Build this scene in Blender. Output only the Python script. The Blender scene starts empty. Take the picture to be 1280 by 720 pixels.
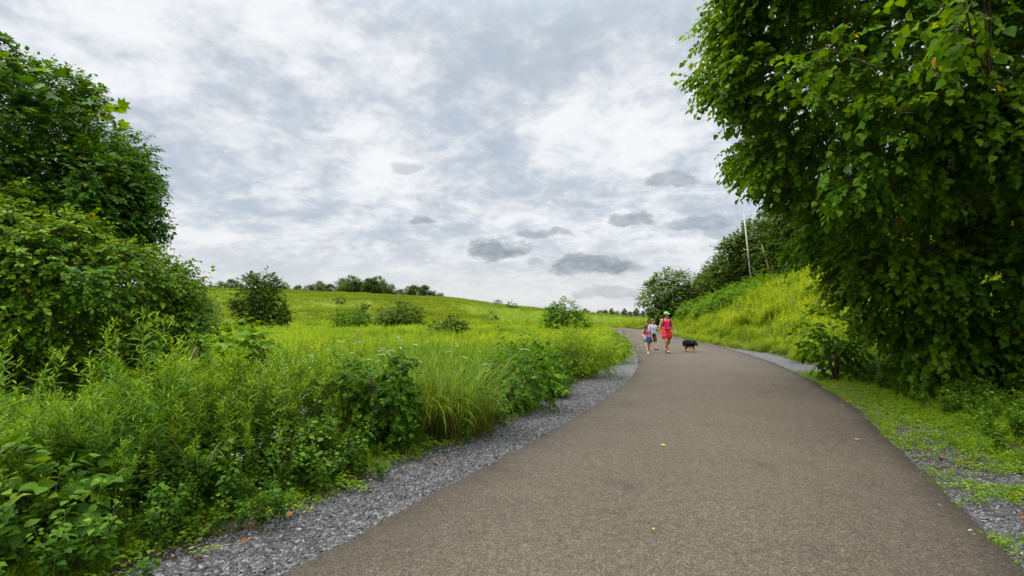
import bpy, bmesh, math, random
import numpy as np
from mathutils import Vector
R = np.random.default_rng
sc = bpy.context.scene
COL = sc.collection
pi = math.pi

# ------------------------------------------------------------------ helpers
def nrm(v):
    v = np.asarray(v, float)
    return v / np.maximum(np.linalg.norm(v, axis=-1, keepdims=True), 1e-9)

def sstep(a, b, x):
    t = np.clip((np.asarray(x, float) - a) / (b - a), 0, 1)
    return t * t * (3 - 2 * t)

def tag(o, label=None, cat=None, group=None, kind=None):
    if label: o['label'] = label
    if cat: o['category'] = cat
    if group: o['group'] = group
    if kind: o['kind'] = kind
    return o

def empty(name, loc=(0, 0, 0), rz=0.0):
    o = bpy.data.objects.new(name, None)
    o.empty_display_size = 0.2
    o.location = loc
    o.rotation_euler = (0, 0, rz)
    COL.objects.link(o)
    return o

def copy_tree(o, parent=None):
    c = o.copy()
    COL.objects.link(c)
    if parent is not None:
        c.parent = parent
    for ch in list(o.children):
        copy_tree(ch, c)
    return c

class MB:
    """collects vertex / face arrays and links them as one mesh"""
    def __init__(s):
        s.v, s.t, s.f, s.m, s.n = [], [], [], [], 0
    def add(s, V, faces, tint=0.5, mat=0):
        V = np.asarray(V, float).reshape(-1, 3)
        k = len(V)
        s.v.append(V)
        s.t.append(np.broadcast_to(np.asarray(tint, float), (k,)).copy())
        for F in faces:                       # F : (m, corners) integer array
            F = np.asarray(F, int)
            if F.size == 0: continue
            s.f.append(F + s.n)
            s.m.append(np.full(len(F), mat, int))
        s.n += k
        return s
    def merge(s, o, M=None, off=(0, 0, 0), scale=1.0, rz=0.0, dt=0.0):
        V = np.concatenate(o.v) * scale
        c, q = math.cos(rz), math.sin(rz)
        V = np.stack([V[:, 0] * c - V[:, 1] * q, V[:, 0] * q + V[:, 1] * c, V[:, 2]], 1) + np.asarray(off)
        b = s.n
        s.v.append(V); s.t.append(np.concatenate(o.t) + dt)
        for F, m in zip(o.f, o.m):
            s.f.append(F + b); s.m.append(m)
        s.n += len(V)
        return s
    def mesh(s, name, mats, smooth=False):
        me = bpy.data.meshes.new(name)
        V = np.concatenate(s.v)
        sizes = np.concatenate([np.full(len(F), F.shape[1], int) for F in s.f])
        loops = np.concatenate([F.ravel() for F in s.f])
        starts = np.concatenate([[0], np.cumsum(sizes)[:-1]])
        me.vertices.add(len(V)); me.vertices.foreach_set('co', V.astype(np.float32).ravel())
        me.loops.add(len(loops)); me.loops.foreach_set('vertex_index', loops.astype(np.int32))
        me.polygons.add(len(sizes))
        me.polygons.foreach_set('loop_start', starts.astype(np.int32))
        me.polygons.foreach_set('material_index', np.concatenate(s.m).astype(np.int32))
        if smooth:
            me.polygons.foreach_set('use_smooth', np.ones(len(sizes), bool))
        a = me.attributes.new('tint', 'FLOAT', 'POINT')
        a.data.foreach_set('value', np.concatenate(s.t).astype(np.float32))
        for m in (mats if isinstance(mats, (list, tuple)) else [mats]):
            me.materials.append(m)
        me.update(calc_edges=True)
        return me
    def build(s, name, mats, parent=None, smooth=False, link=True):
        o = bpy.data.objects.new(name, s.mesh(name, mats, smooth))
        if link: COL.objects.link(o)
        if parent is not None: o.parent = parent
        return o

def tube(mb, pts, rad, n=6, tint=0.5, mat=0, cap=True):
    pts = np.asarray(pts, float)
    rad = np.broadcast_to(np.asarray(rad, float), (len(pts),))
    T = nrm(np.gradient(pts, axis=0))
    up = np.array([0, 0, 1.0]) if abs(T[0, 2]) < .9 else np.array([1.0, 0, 0])
    A = nrm(np.cross(T, up)); B = np.cross(T, A)
    th = np.arange(n) * 2 * pi / n
    V = pts[:, None] + rad[:, None, None] * (np.cos(th)[None, :, None] * A[:, None] + np.sin(th)[None, :, None] * B[:, None])
    k = len(pts)
    i = np.arange(k - 1)[:, None] * n + np.arange(n)[None]
    j = np.arange(k - 1)[:, None] * n + (np.arange(n)[None] + 1) % n
    F = np.stack([i, j, j + n, i + n], -1).reshape(-1, 4)
    fs = [F]
    if cap and n > 2:
        fs += [np.arange(n)[None, ::-1], (np.arange(n) + (k - 1) * n)[None]]
    mb.add(V.reshape(-1, 3), fs, tint, mat)

def box(mb, c, s, mat=0, tint=.5, rz=0):
    x, y, z = np.array(s) / 2
    V = np.array([(-x, -y, -z), (x, -y, -z), (x, y, -z), (-x, y, -z), (-x, -y, z), (x, -y, z), (x, y, z), (-x, y, z)])
    ca, sa = math.cos(rz), math.sin(rz)
    V = np.stack([V[:, 0] * ca - V[:, 1] * sa, V[:, 0] * sa + V[:, 1] * ca, V[:, 2]], 1) + np.array(c)
    mb.add(V, [np.array([(0, 3, 2, 1), (4, 5, 6, 7), (0, 1, 5, 4), (1, 2, 6, 5), (2, 3, 7, 6), (3, 0, 4, 7)])], tint, mat)

# leaf templates : (verts, [faces])
OVAL = (np.array([(0, 0, 0), (-.26, .2, .05), (-.33, .52, .06), (0, 1, -.14), (.33, .52, .06), (.26, .2, .05), (0, .45, -.02)]),
        [np.array([(0, 6, 2, 1), (0, 5, 4, 6)]), np.array([(6, 3, 2), (6, 4, 3)])])
HEART = (np.array([(0, 0, 0), (-.34, .06, .05), (-.46, .36, .05), (-.26, .72, -.02), (0, 1.05, -.2), (.26, .72, -.02), (.46, .36, .05), (.34, .06, .05), (0, .4, -.04)]),
         [np.array([(0, 8, 2, 1), (8, 4, 3, 2), (0, 7, 6, 8), (8, 6, 5, 4)])])
NARROW = (np.array([(0, 0, 0), (-.085, .4, .05), (0, 1, -.12), (.085, .4, .05)]), [np.array([(0, 3, 2, 1)])])
RHOMB = (np.array([(0, 0, 0), (-.36, .45, .1), (0, 1, -.08), (.36, .45, .1)]), [np.array([(0, 3, 2, 1)])])
LOBED = (np.array([(0, 0, 0), (-.22, -.08, .02), (-.55, .22, .06), (-.3, .36, .03), (-.46, .72, 0), (-.15, .62, 0), (0, 1.1, -.15),
                   (.15, .62, 0), (.46, .72, 0), (.3, .36, .03), (.55, .22, .06), (.22, -.08, .02), (0, .35, -.03)]),
         [np.array([(12, 0, 1), (12, 1, 2), (12, 2, 3), (12, 3, 4), (12, 4, 5), (12, 5, 6), (12, 6, 7), (12, 7, 8), (12, 8, 9), (12, 9, 10), (12, 10, 11), (12, 11, 0)])])

def leaves(mb, P, D, N, size, tint, tmpl, mat=0):
    P = np.asarray(P, float); n = len(P)
    if n == 0: return
    D = nrm(D); S = nrm(np.cross(D, N)); N = np.cross(S, D)
    T, Fs = tmpl; k = len(T)
    size = np.broadcast_to(np.asarray(size, float), (n,))
    V = P[:, None] + size[:, None, None] * (T[None, :, 0, None] * S[:, None] + T[None, :, 1, None] * D[:, None] + T[None, :, 2, None] * N[:, None])
    fs = [(F[None] + (np.arange(n) * k)[:, None, None]).reshape(-1, F.shape[1]) for F in Fs]
    mb.add(V.reshape(-1, 3), fs, np.repeat(np.broadcast_to(tint, (n,)), k), mat)

def blades(mb, P, az, h, lean, w, tint, droop=.5, seg=4, mat=0, tip_t=.15):
    """curved grass blades, each a tapering strip"""
    P = np.asarray(P, float); n = len(P)
    az, h, lean, w, tint, droop = [np.broadcast_to(np.asarray(a, float), (n,)) for a in (az, h, lean, w, tint, droop)]
    dx = np.stack([np.cos(az), np.sin(az), 0 * az], 1); sd = np.stack([-np.sin(az), np.cos(az), 0 * az], 1)
    pos = P.copy(); ang = lean.copy(); out, tt = [], []
    for s in range(seg + 1):
        f = s / seg
        ww = w * (1 - f ** 1.6) * .5 + .0004
        out += [pos - sd * ww[:, None], pos + sd * ww[:, None]]
        tt += [tint + tip_t * (f - .4)] * 2
        step = h / seg
        pos = pos + (dx * np.sin(ang)[:, None] + np.array([0, 0, 1.0]) * np.cos(ang)[:, None]) * step[:, None]
        ang = ang + droop * (.4 + 1.2 * f) * 2 / seg
    k = 2 * (seg + 1)
    V = np.stack(out, 1).reshape(-1, 3); t = np.stack(tt, 1).reshape(-1)
    q = np.array([(2 * s, 2 * s + 1, 2 * s + 3, 2 * s + 2) for s in range(seg)])
    F = (q[None] + (np.arange(n) * k)[:, None, None]).reshape(-1, 4)
    mb.add(V, [F], t, mat)

# ------------------------------------------------------------------ materials
def newmat(name):
    m = bpy.data.materials.new(name); m.use_nodes = True
    nt = m.node_tree; nt.nodes.clear()
    return m, nt, nt.nodes, nt.links

def ramp(n, stops):
    e = n.color_ramp.elements
    while len(e) < len(stops): e.new(.5)
    for k, (p, c) in enumerate(stops):
        e[k].position = p; e[k].color = (*c, 1)

def leafmat(name, c0, c1, c2, rough=.6, trans=.35, spec=.12, patch=None, patch_scale=.25, rnd=.35, odd=None):
    """leaf colour runs c0 > c1 > c2 with the leaf's own tint, a per-plant shift and (patch) drifts across the field"""
    m, nt, N, L = newmat(name)
    at = N.new('ShaderNodeAttribute'); at.attribute_name = 'tint'
    oi = N.new('ShaderNodeObjectInfo')
    mul = N.new('ShaderNodeMath'); mul.operation = 'MULTIPLY_ADD'
    L.new(oi.outputs['Random'], mul.inputs[0]); mul.inputs[1].default_value = rnd; mul.inputs[2].default_value = -rnd / 2
    add = N.new('ShaderNodeMath'); L.new(at.outputs['Fac'], add.inputs[0]); L.new(mul.outputs[0], add.inputs[1])
    fac = add.outputs[0]
    geo = N.new('ShaderNodeNewGeometry')
    if patch:
        no = N.new('ShaderNodeTexNoise'); no.inputs['Scale'].default_value = patch_scale; no.inputs['Detail'].default_value = 4
        L.new(geo.outputs['Position'], no.inputs['Vector'])
        ma = N.new('ShaderNodeMath'); ma.operation = 'MULTIPLY_ADD'
        L.new(no.outputs['Fac'], ma.inputs[0]); ma.inputs[1].default_value = patch; ma.inputs[2].default_value = -patch * .5
        a2 = N.new('ShaderNodeMath'); L.new(fac, a2.inputs[0]); L.new(ma.outputs[0], a2.inputs[1]); fac = a2.outputs[0]
    cr = N.new('ShaderNodeValToRGB'); ramp(cr, [(0, c0), (.5, c1), (.93, c2), (1.0, odd or c2)]); L.new(fac, cr.inputs[0])
    col = cr.outputs[0]
    p = N.new('ShaderNodeBsdfPrincipled'); L.new(col, p.inputs['Base Color'])
    p.inputs['Roughness'].default_value = rough; p.inputs['Specular IOR Level'].default_value = spec
    tr = N.new('ShaderNodeBsdfTranslucent')
    hs = N.new('ShaderNodeHueSaturation'); hs.inputs['Hue'].default_value = .485; hs.inputs['Saturation'].default_value = 1.1; hs.inputs['Value'].default_value = 1.25
    L.new(col, hs.inputs['Color']); L.new(hs.outputs[0], tr.inputs['Color'])
    mx = N.new('ShaderNodeMixShader'); mx.inputs[0].default_value = trans
    L.new(p.outputs[0], mx.inputs[1]); L.new(tr.outputs[0], mx.inputs[2])
    o = N.new('ShaderNodeOutputMaterial'); L.new(mx.outputs[0], o.inputs[0])
    return m

def solid(name, c, rough=.8, noise=.25, scale=20, bump=0, spec=.3, coords='Object'):
    m, nt, N, L = newmat(name)
    tc = N.new('ShaderNodeTexCoord')
    no = N.new('ShaderNodeTexNoise'); no.inputs['Scale'].default_value = scale; no.inputs['Detail'].default_value = 5
    L.new(tc.outputs[coords], no.inputs['Vector'])
    cr = N.new('ShaderNodeValToRGB'); c = np.array(c)
    ramp(cr, [(.3, tuple(c * (1 - noise))), (.7, tuple(np.minimum(c * (1 + noise), 1)))])
    L.new(no.outputs['Fac'], cr.inputs[0])
    p = N.new('ShaderNodeBsdfPrincipled'); L.new(cr.outputs[0], p.inputs['Base Color'])
    p.inputs['Roughness'].default_value = rough; p.inputs['Specular IOR Level'].default_value = spec
    if bump:
        b = N.new('ShaderNodeBump'); b.inputs['Strength'].default_value = bump; b.inputs['Distance'].default_value = .02
        L.new(no.outputs['Fac'], b.inputs['Height']); L.new(b.outputs[0], p.inputs['Normal'])
    o = N.new('ShaderNodeOutputMaterial'); L.new(p.outputs[0], o.inputs[0])
    return m

M = {}
M['weed'] = leafmat('weed_leaf', (.018, .065, .003), (.06, .155, .004), (.20, .30, .010), patch=.5, patch_scale=.5)
M['weed_dark'] = leafmat('broad_weed_leaf', (.016, .055, .003), (.05, .13, .006), (.14, .22, .012), trans=.3, patch=.3)
M['meadow'] = leafmat('meadow_leaf', (.05, .13, .003), (.175, .29, .004), (.34, .40, .010), patch=.9, patch_scale=.16, trans=.4, rnd=.6)
M['hillgrass'] = leafmat('hill_grass_blade', (.070, .098, .010), (.145, .21, .008), (.26, .295, .03), patch=1.0, patch_scale=.06, trans=.4)
M['bank'] = leafmat('bank_leaf', (.075, .15, .003), (.20, .29, .005), (.35, .39, .010), patch=1.1, patch_scale=.7, trans=.4, rnd=.65)
M['grass'] = leafmat('grass_blade', (.05, .115, .004), (.12, .22, .007), (.24, .31, .018), patch=.4, patch_scale=.8)
M['tallgrass'] = leafmat('tall_grass_blade', (.14, .085, .03), (.085, .165, .010), (.20, .29, .03), trans=.35, rnd=.1)
M['plume'] = solid('grass_plume', (.30, .34, .17), .9, .2, 40)
M['straw'] = solid('dry_stalk', (.26, .18, .085), .9, .3, 30)
M['rust'] = solid('dry_seed_head', (.05, .017, .010), .9, .4, 60)
M['stem'] = solid('green_stem', (.07, .11, .02), .7, .3, 30)
M['flower'] = solid('white_petal', (.42, .43, .29), .8, .1, 30)
M['yellow'] = solid('yellow_petal', (.6, .42, .02), .8, .1, 30)
M['bark'] = solid('bark', (.075, .055, .038), .95, .45, 9, .8)
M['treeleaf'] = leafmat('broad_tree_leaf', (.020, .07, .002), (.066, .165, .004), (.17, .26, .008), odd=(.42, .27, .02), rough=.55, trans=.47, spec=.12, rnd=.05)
M['vineleaf'] = leafmat('vine_leaf', (.02, .075, .002), (.052, .145, .004), (.19, .29, .008), odd=(.42, .27, .02), rough=.5, trans=.36, spec=.12, rnd=.05)
M['woodleaf'] = leafmat('wood_leaf', (.025, .055, .004), (.065, .115, .007), (.14, .185, .014), trans=.25, rnd=.55)
M['shrub'] = leafmat('shrub_leaf', (.028, .085, .003), (.075, .17, .005), (.18, .26, .010), trans=.35, rnd=.35)
M['sumac'] = leafmat('slope_shrub_leaf', (.04, .11, .003), (.10, .205, .005), (.21, .30, .010), trans=.35, rnd=.3)
M['litter'] = leafmat('dead_leaf', (.035, .012, .006), (.115, .035, .014), (.26, .105, .03), trans=.15, rnd=.9, rough=.7)
M['yleaf'] = leafmat('fallen_yellow_leaf', (.18, .075, .02), (.34, .18, .03), (.45, .31, .05), trans=.15, rnd=.6, rough=.7)

# ------------------------------------------------------------------ lie of the land (metres, camera at the origin looking along +Y)
LY = np.array([-12, -4, 0, 2.89, 4.1, 7.27, 11.2, 15.5, 21.6, 28, 34.4, 44, 52, 60, 75, 95, 130])
LX = np.array([-9.0, -4.95, -2.9, -1.40, -.75, .84, 2.6, 3.95, 5.4, 6.7, 7.9, 9.8, 11.6, 13.2, 13.6, 9, -6.])
RY = np.array([-12, -4, 0, 2.9, 4.79, 8.0, 10.3, 13.9, 16, 22.1, 28, 34, 44, 55, 62, 77, 97, 132])
RX = np.array([-4.7, -.6, 1.45, 2.95, 3.93, 5.6, 6.6, 7.9, 8.6, 10.15, 11.2, 12.1, 14.0, 16.3, 17.6, 17.9, 13.3, -1.5])
GLO = np.interp  # outer edge of the left gravel
GY = np.array([-12, 0, 2.93, 3.84, 4.8, 6.8, 9.9, 11, 15, 19, 26, 36, 60, 130])
GX = np.array([-9.9, -3.75, -2.3, -1.92, -1.3, -.36, .72, 1.0, 2.75, 4.3, 6.0, 8.0, 12.9, -6.3])

def smooth_tab(Y, X, lo, hi):
    yy = np.linspace(Y[0], Y[-1], 1200); xx = np.interp(yy, Y, X)
    for w in (41, 25):
        k = np.ones(w) / w
        p = np.concatenate([np.linspace(xx[0] - (xx[w] - xx[0]), xx[0], w, endpoint=False), xx, np.linspace(xx[-1], 2 * xx[-1] - xx[-1 - w], w + 1)[1:]])
        xx = np.convolve(p, k, 'same')[w:-w]
    return yy, xx
_l = smooth_tab(LY, LX, 0, 0); _r = smooth_tab(RY, RX, 0, 0); _g = smooth_tab(GY, GX, 0, 0)
def XL(y): return np.interp(y, *_l)
def XR(y): return np.interp(y, *_r)
def XG(y): return np.minimum(np.interp(y, *_g), XL(y) - .25)

def vnoise(x, y, s, seed=0):
    x = np.asarray(x, float) / s + seed * 17.3; y = np.asarray(y, float) / s - seed * 9.1
    i, j = np.floor(x), np.floor(y); u, v = x - i, y - j
    u = u * u * (3 - 2 * u); v = v * v * (3 - 2 * v)
    def h(a, b):
        q = np.sin(a * 127.1 + b * 311.7 + seed * 7.7) * 43758.5453
        return q - np.floor(q)
    return (h(i, j) * (1 - u) + h(i + 1, j) * u) * (1 - v) + (h(i, j + 1) * (1 - u) + h(i + 1, j + 1) * u) * v

def H(x, y):
    x = np.asarray(x, float); y = np.asarray(y, float)
    hx = np.interp(x, [-400, -200, -94, -26, 16, 45, 80, 120], [15, 14, 12.6, 9.4, 4.4, 1.6, .4, 0])
    left = hx * sstep(38, 205, y) * (1 - .55 * sstep(225, 420, y))
    u = np.where(y > 60, np.minimum(x - XR(y), x - 17.2 - .27 * (y - 60)), x - XR(y))
    b = np.interp(u, [1.3, 2.2, 7, 12, 25, 60, 120, 300], [0, .25, 2.4, 4.5, 8.0, 17, 24, 26])
    b = b * (.12 + .88 * sstep(9, 24, y)) * (1 - .85 * sstep(88, 170, y))
    lft = sstep(-2, -9, x - XG(y))
    near = (vnoise(x, y, 5, 1) - .5) * .3 + (vnoise(x, y, 17, 2) - .5) * .8 * sstep(20, 60, y)
    off = np.clip(np.maximum(XG(y) - x, u - 1.4) / 3, 0, 1)
    base = np.where((x > XG(y) - .1) & (u < 1.35), -.05, 0.)
    return left * np.where(u > 1.3, 1 - sstep(0, 20, u), 1) * sstep(0, 14, np.where(x < XG(y), XG(y) - x, np.maximum(u, 0)) + 60 * (y > 140)) + b + near * off + base

# ------------------------------------------------------------------ render settings, camera, light, sky
sc.render.engine = 'CYCLES'
cy = sc.cycles
cy.max_bounces = 6; cy.diffuse_bounces = 3; cy.glossy_bounces = 2; cy.transmission_bounces = 3; cy.transparent_max_bounces = 4
cy.caustics_reflective = False; cy.caustics_refractive = False
cy.use_denoising = True
try: cy.denoiser = 'OPENIMAGEDENOISE'
except Exception: pass
vs = sc.view_settings
vs.view_transform = 'Standard'; vs.look = 'None'; vs.gamma = 1; vs.exposure = 0.50; vs.use_curve_mapping = False

cam_d = bpy.data.cameras.new('camera'); cam = bpy.data.objects.new('camera', cam_d); COL.objects.link(cam)
cam.location = (0, 0, 1.5); cam.rotation_euler = (math.radians(90 + 3.5), 0, 0)
cam_d.sensor_width = 36; cam_d.lens = 17.44; cam_d.clip_start = .05; cam_d.clip_end = 8000
sc.camera = cam

SUN_EL, SUN_AZ = math.radians(54), math.radians(-98)      # azimuth clockwise from +Y
sd = bpy.data.lights.new('sun', 'SUN'); so = bpy.data.objects.new('sun', sd); COL.objects.link(so)
sd.energy = 2.7; sd.angle = math.radians(20); sd.color = (1, .955, .87)
sdir = Vector((math.sin(SUN_AZ) * math.cos(SUN_EL), math.cos(SUN_AZ) * math.cos(SUN_EL), math.sin(SUN_EL)))
so.rotation_euler = sdir.to_track_quat('Z', 'Y').to_euler()

w = bpy.data.worlds.new('World'); sc.world = w; w.use_nodes = True
nt = w.node_tree; N = nt.nodes; L = nt.links; N.clear()
def math_(op, a, b=None, c=None, clamp=False):
    n = N.new('ShaderNodeMath'); n.operation = op; n.use_clamp = clamp
    for k, v in enumerate((a, b, c)):
        if v is None: continue
        if isinstance(v, (int, float)): n.inputs[k].default_value = v
        else: L.new(v, n.inputs[k])
    return n.outputs[0]
def mrange(v, a, b, c=0., d=1.):
    n = N.new('ShaderNodeMapRange'); n.interpolation_type = 'SMOOTHSTEP'
    L.new(v, n.inputs[0])
    for k, q in enumerate((a, b, c, d)): n.inputs[k + 1].default_value = q
    return n.outputs[0]
tc = N.new('ShaderNodeTexCoord'); sx = N.new('ShaderNodeSeparateXYZ'); L.new(tc.outputs['Generated'], sx.inputs[0])
dx, dy, dz = sx.outputs
zz = math_('ADD', math_('MAXIMUM', dz, 0.), .30)
px = math_('DIVIDE', dx, zz); py = math_('DIVIDE', dy, zz)
cb = N.new('ShaderNodeCombineXYZ'); L.new(px, cb.inputs[0]); L.new(py, cb.inputs[1])
def noise(vec, scale, detail=6, rough=.55, dist=0., off=(0, 0, 0), sxy=(1, 1, 1)):
    mp = N.new('ShaderNodeMapping'); mp.inputs['Location'].default_value = off; mp.inputs['Scale'].default_value = sxy
    L.new(vec, mp.inputs[0])
    n = N.new('ShaderNodeTexNoise'); n.inputs['Scale'].default_value = scale; n.inputs['Detail'].default_value = detail
    n.inputs['Roughness'].default_value = rough; n.inputs['Distortion'].default_value = dist
    L.new(mp.outputs[0], n.inputs['Vector']); return n.outputs['Fac']
big = noise(cb.outputs[0], 2.1, 3, .5, .3, (3.1, 1.7, 0))
mid = noise(cb.outputs[0], 6.8, 8, .58, .35, (7.3, 2.2, 0), (1, 1.1, 1))
fine = noise(cb.outputs[0], 19, 7, .62, .3, (1.3, 5.2, 0))
v = math_('ADD', math_('MULTIPLY', big, 1.1), math_('ADD', math_('MULTIPLY', mid, .78), math_('MULTIPLY', fine, .45)))
v = mrange(v, .90, 1.43)
lowfade = mrange(dz, .02, .20)
cloudc = N.new('ShaderNodeValToRGB'); L.new(v, cloudc.inputs[0])
ramp(cloudc, [(0., (.40, .452, .52)), (.35, (.50, .543, .595)), (.62, (.61, .637, .67)), (1., (.745, .752, .765))])
def mixc(f, a, b):
    n = N.new('ShaderNodeMix'); n.data_type = 'RGBA'
    if isinstance(f, (int, float)): n.inputs[0].default_value = f
    else: L.new(f, n.inputs[0])
    for k, q in ((6, a), (7, b)):
        if isinstance(q, tuple): n.inputs[k].default_value = (*q, 1)
        else: L.new(q, n.inputs[k])
    return n.outputs[2]
hz = mixc(math_('MULTIPLY', math_('SUBTRACT', 1., lowfade), .75), cloudc.outputs[0], (.60, .605, .61))
# small dark low clouds : ellipses in direction space, frayed by noise
iy = math_('DIVIDE', 1., math_('MAXIMUM', dy, .05))
gx = math_('MULTIPLY', dx, iy); gz = math_('MULTIPLY', dz, iy)
cg = N.new('ShaderNodeCombineXYZ'); L.new(gx, cg.inputs[0]); L.new(gz, cg.inputs[1])
fr = noise(cg.outputs[0], 17, 8, .62, .5, (0, 0, 0), (1, 2.2, 1))
fr = math_('MULTIPLY', math_('SUBTRACT', fr, .5), 2.4)
wa = noise(cg.outputs[0], 13, 4, .55, 0, (2.5, 8.1, 0)); wb = noise(cg.outputs[0], 13, 4, .55, 0, (9.4, 3.3, 0))
gx = math_('ADD', gx, math_('MULTIPLY', math_('SUBTRACT', wa, .5), .085)); gz = math_('ADD', gz, math_('MULTIPLY', math_('SUBTRACT', wb, .5), .04))
front = mrange(dy, .05, .2)
total = None
for (bx, by, rx, ry, st) in [(622, 313, 50, 19, 1), (745, 335, 60, 18, .95), (682, 293, 42, 9, .65), (795, 275, 34, 15, .8), (845, 226, 38, 15, .7),
                             (876, 279, 40, 13, .65), (530, 276, 20, 9, .7), (502, 207, 24, 12, .45), (905, 293, 30, 9, .5), (770, 370, 60, 13, .45), (668, 328, 18, 6, .4)]:
    u_ = math_('DIVIDE', math_('SUBTRACT', gx, (bx - 640) / 620), rx / 620)
    w_ = math_('DIVIDE', math_('SUBTRACT', gz, (398 - by) / 620), ry / 620)
    w_ = math_('MULTIPLY', w_, math_('ADD', 1., math_('MULTIPLY', math_('LESS_THAN', w_, 0.), .8)))
    d_ = math_('SUBTRACT', 1., math_('ADD', math_('MULTIPLY', u_, u_), math_('MULTIPLY', w_, w_)))
    m_ = math_('MULTIPLY', mrange(math_('ADD', d_, fr), -.1, .7), math_('MULTIPLY', mrange(d_, -1.1, .1), st))
    total = m_ if total is None else math_('MAXIMUM', total, m_)
total = math_('MULTIPLY', total, front)
shade = noise(cg.outputs[0], 30, 4, .6, .2, (4, 2, 0), (1, 1.8, 1))
dark = N.new('ShaderNodeValToRGB'); L.new(shade, dark.inputs[0]); ramp(dark, [(.32, (.16, .20, .24)), (.68, (.32, .36, .40))])
withsmall = mixc(math_('MULTIPLY', total, .9), hz, dark.outputs[0])
# a cloud deck is brightest overhead; boosted here, out of frame, as added light
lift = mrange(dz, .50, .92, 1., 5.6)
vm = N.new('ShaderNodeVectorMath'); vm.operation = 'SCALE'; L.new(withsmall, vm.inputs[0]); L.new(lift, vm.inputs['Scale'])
sky = N.new('ShaderNodeTexSky'); sky.sky_type = 'NISHITA'; sky.sun_disc = False
sky.sun_elevation = SUN_EL; sky.sun_rotation = SUN_AZ
bg1 = N.new('ShaderNodeBackground'); L.new(sky.outputs[0], bg1.inputs[0]); bg1.inputs[1].default_value = .1
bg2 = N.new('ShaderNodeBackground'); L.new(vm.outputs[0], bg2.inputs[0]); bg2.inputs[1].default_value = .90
gap = mrange(noise(cb.outputs[0], 2.1, 5, .6, .6, (11.0, 4.0, 0)), .30, .46, .80, .96)
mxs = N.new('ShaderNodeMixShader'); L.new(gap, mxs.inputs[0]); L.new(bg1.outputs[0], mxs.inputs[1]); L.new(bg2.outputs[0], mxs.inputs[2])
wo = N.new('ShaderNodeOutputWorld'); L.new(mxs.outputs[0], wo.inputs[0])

# ------------------------------------------------------------------ ground, path, gravel
def ground_mat():
    m, nt, N, L = newmat('meadow_ground')
    geo = N.new('ShaderNodeNewGeometry')
    s = N.new('ShaderNodeSeparateXYZ'); L.new(geo.outputs['Position'], s.inputs[0])
    def ns(scale, detail=6, sxy=(1, 1, 1), rough=.6):
        mp = N.new('ShaderNodeMapping'); mp.inputs['Scale'].default_value = sxy; L.new(geo.outputs['Position'], mp.inputs[0])
        n = N.new('ShaderNodeTexNoise'); n.inputs['Scale'].default_value = scale; n.inputs['Detail'].default_value = detail; n.inputs['Roughness'].default_value = rough
        L.new(mp.outputs[0], n.inputs['Vector']); return n.outputs['Fac']
    soil = N.new('ShaderNodeValToRGB'); ramp(soil, [(.35, (.03, .022, .012)), (.55, (.055, .06, .014)), (.75, (.09, .12, .015))]); L.new(ns(2.5), soil.inputs[0])
    hill = N.new('ShaderNodeValToRGB'); ramp(hill, [(.30, (.035, .065, .005)), (.46, (.08, .125, .007)), (.6, (.12, .165, .009)), (.75, (.18, .20, .028))])
    mixn = N.new('ShaderNodeMath'); mixn.operation = 'MULTIPLY_ADD'
    L.new(ns(.9, 8), mixn.inputs[0]); mixn.inputs[1].default_value = .45
    a = N.new('ShaderNodeMath'); a.operation = 'MULTIPLY'; L.new(ns(.05, 7, (.6, 1.8, 1)), a.inputs[0]); a.inputs[1].default_value = .58
    L.new(a.outputs[0], mixn.inputs[2]); L.new(mixn.outputs[0], hill.inputs[0])
    mr = N.new('ShaderNodeMapRange'); L.new(s.outputs[1], mr.inputs[0]); mr.inputs[1].default_value = 24; mr.inputs[2].default_value = 60
    mx = N.new('ShaderNodeMix'); mx.data_type = 'RGBA'; L.new(mr.outputs[0], mx.inputs[0]); L.new(soil.outputs[0], mx.inputs[6]); L.new(hill.outputs[0], mx.inputs[7])
    p = N.new('ShaderNodeBsdfPrincipled'); L.new(mx.outputs[2], p.inputs['Base Color']); p.inputs['Roughness'].default_value = .95; p.inputs['Specular IOR Level'].default_value = .1
    b = N.new('ShaderNodeBump'); b.inputs['Strength'].default_value = .8; b.inputs['Distance'].default_value = .25
    L.new(ns(1.6, 8), b.inputs['Height']); L.new(b.outputs[0], p.inputs['Normal'])
    o = N.new('ShaderNodeOutputMaterial'); L.new(p.outputs[0], o.inputs[0])
    return m

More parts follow.
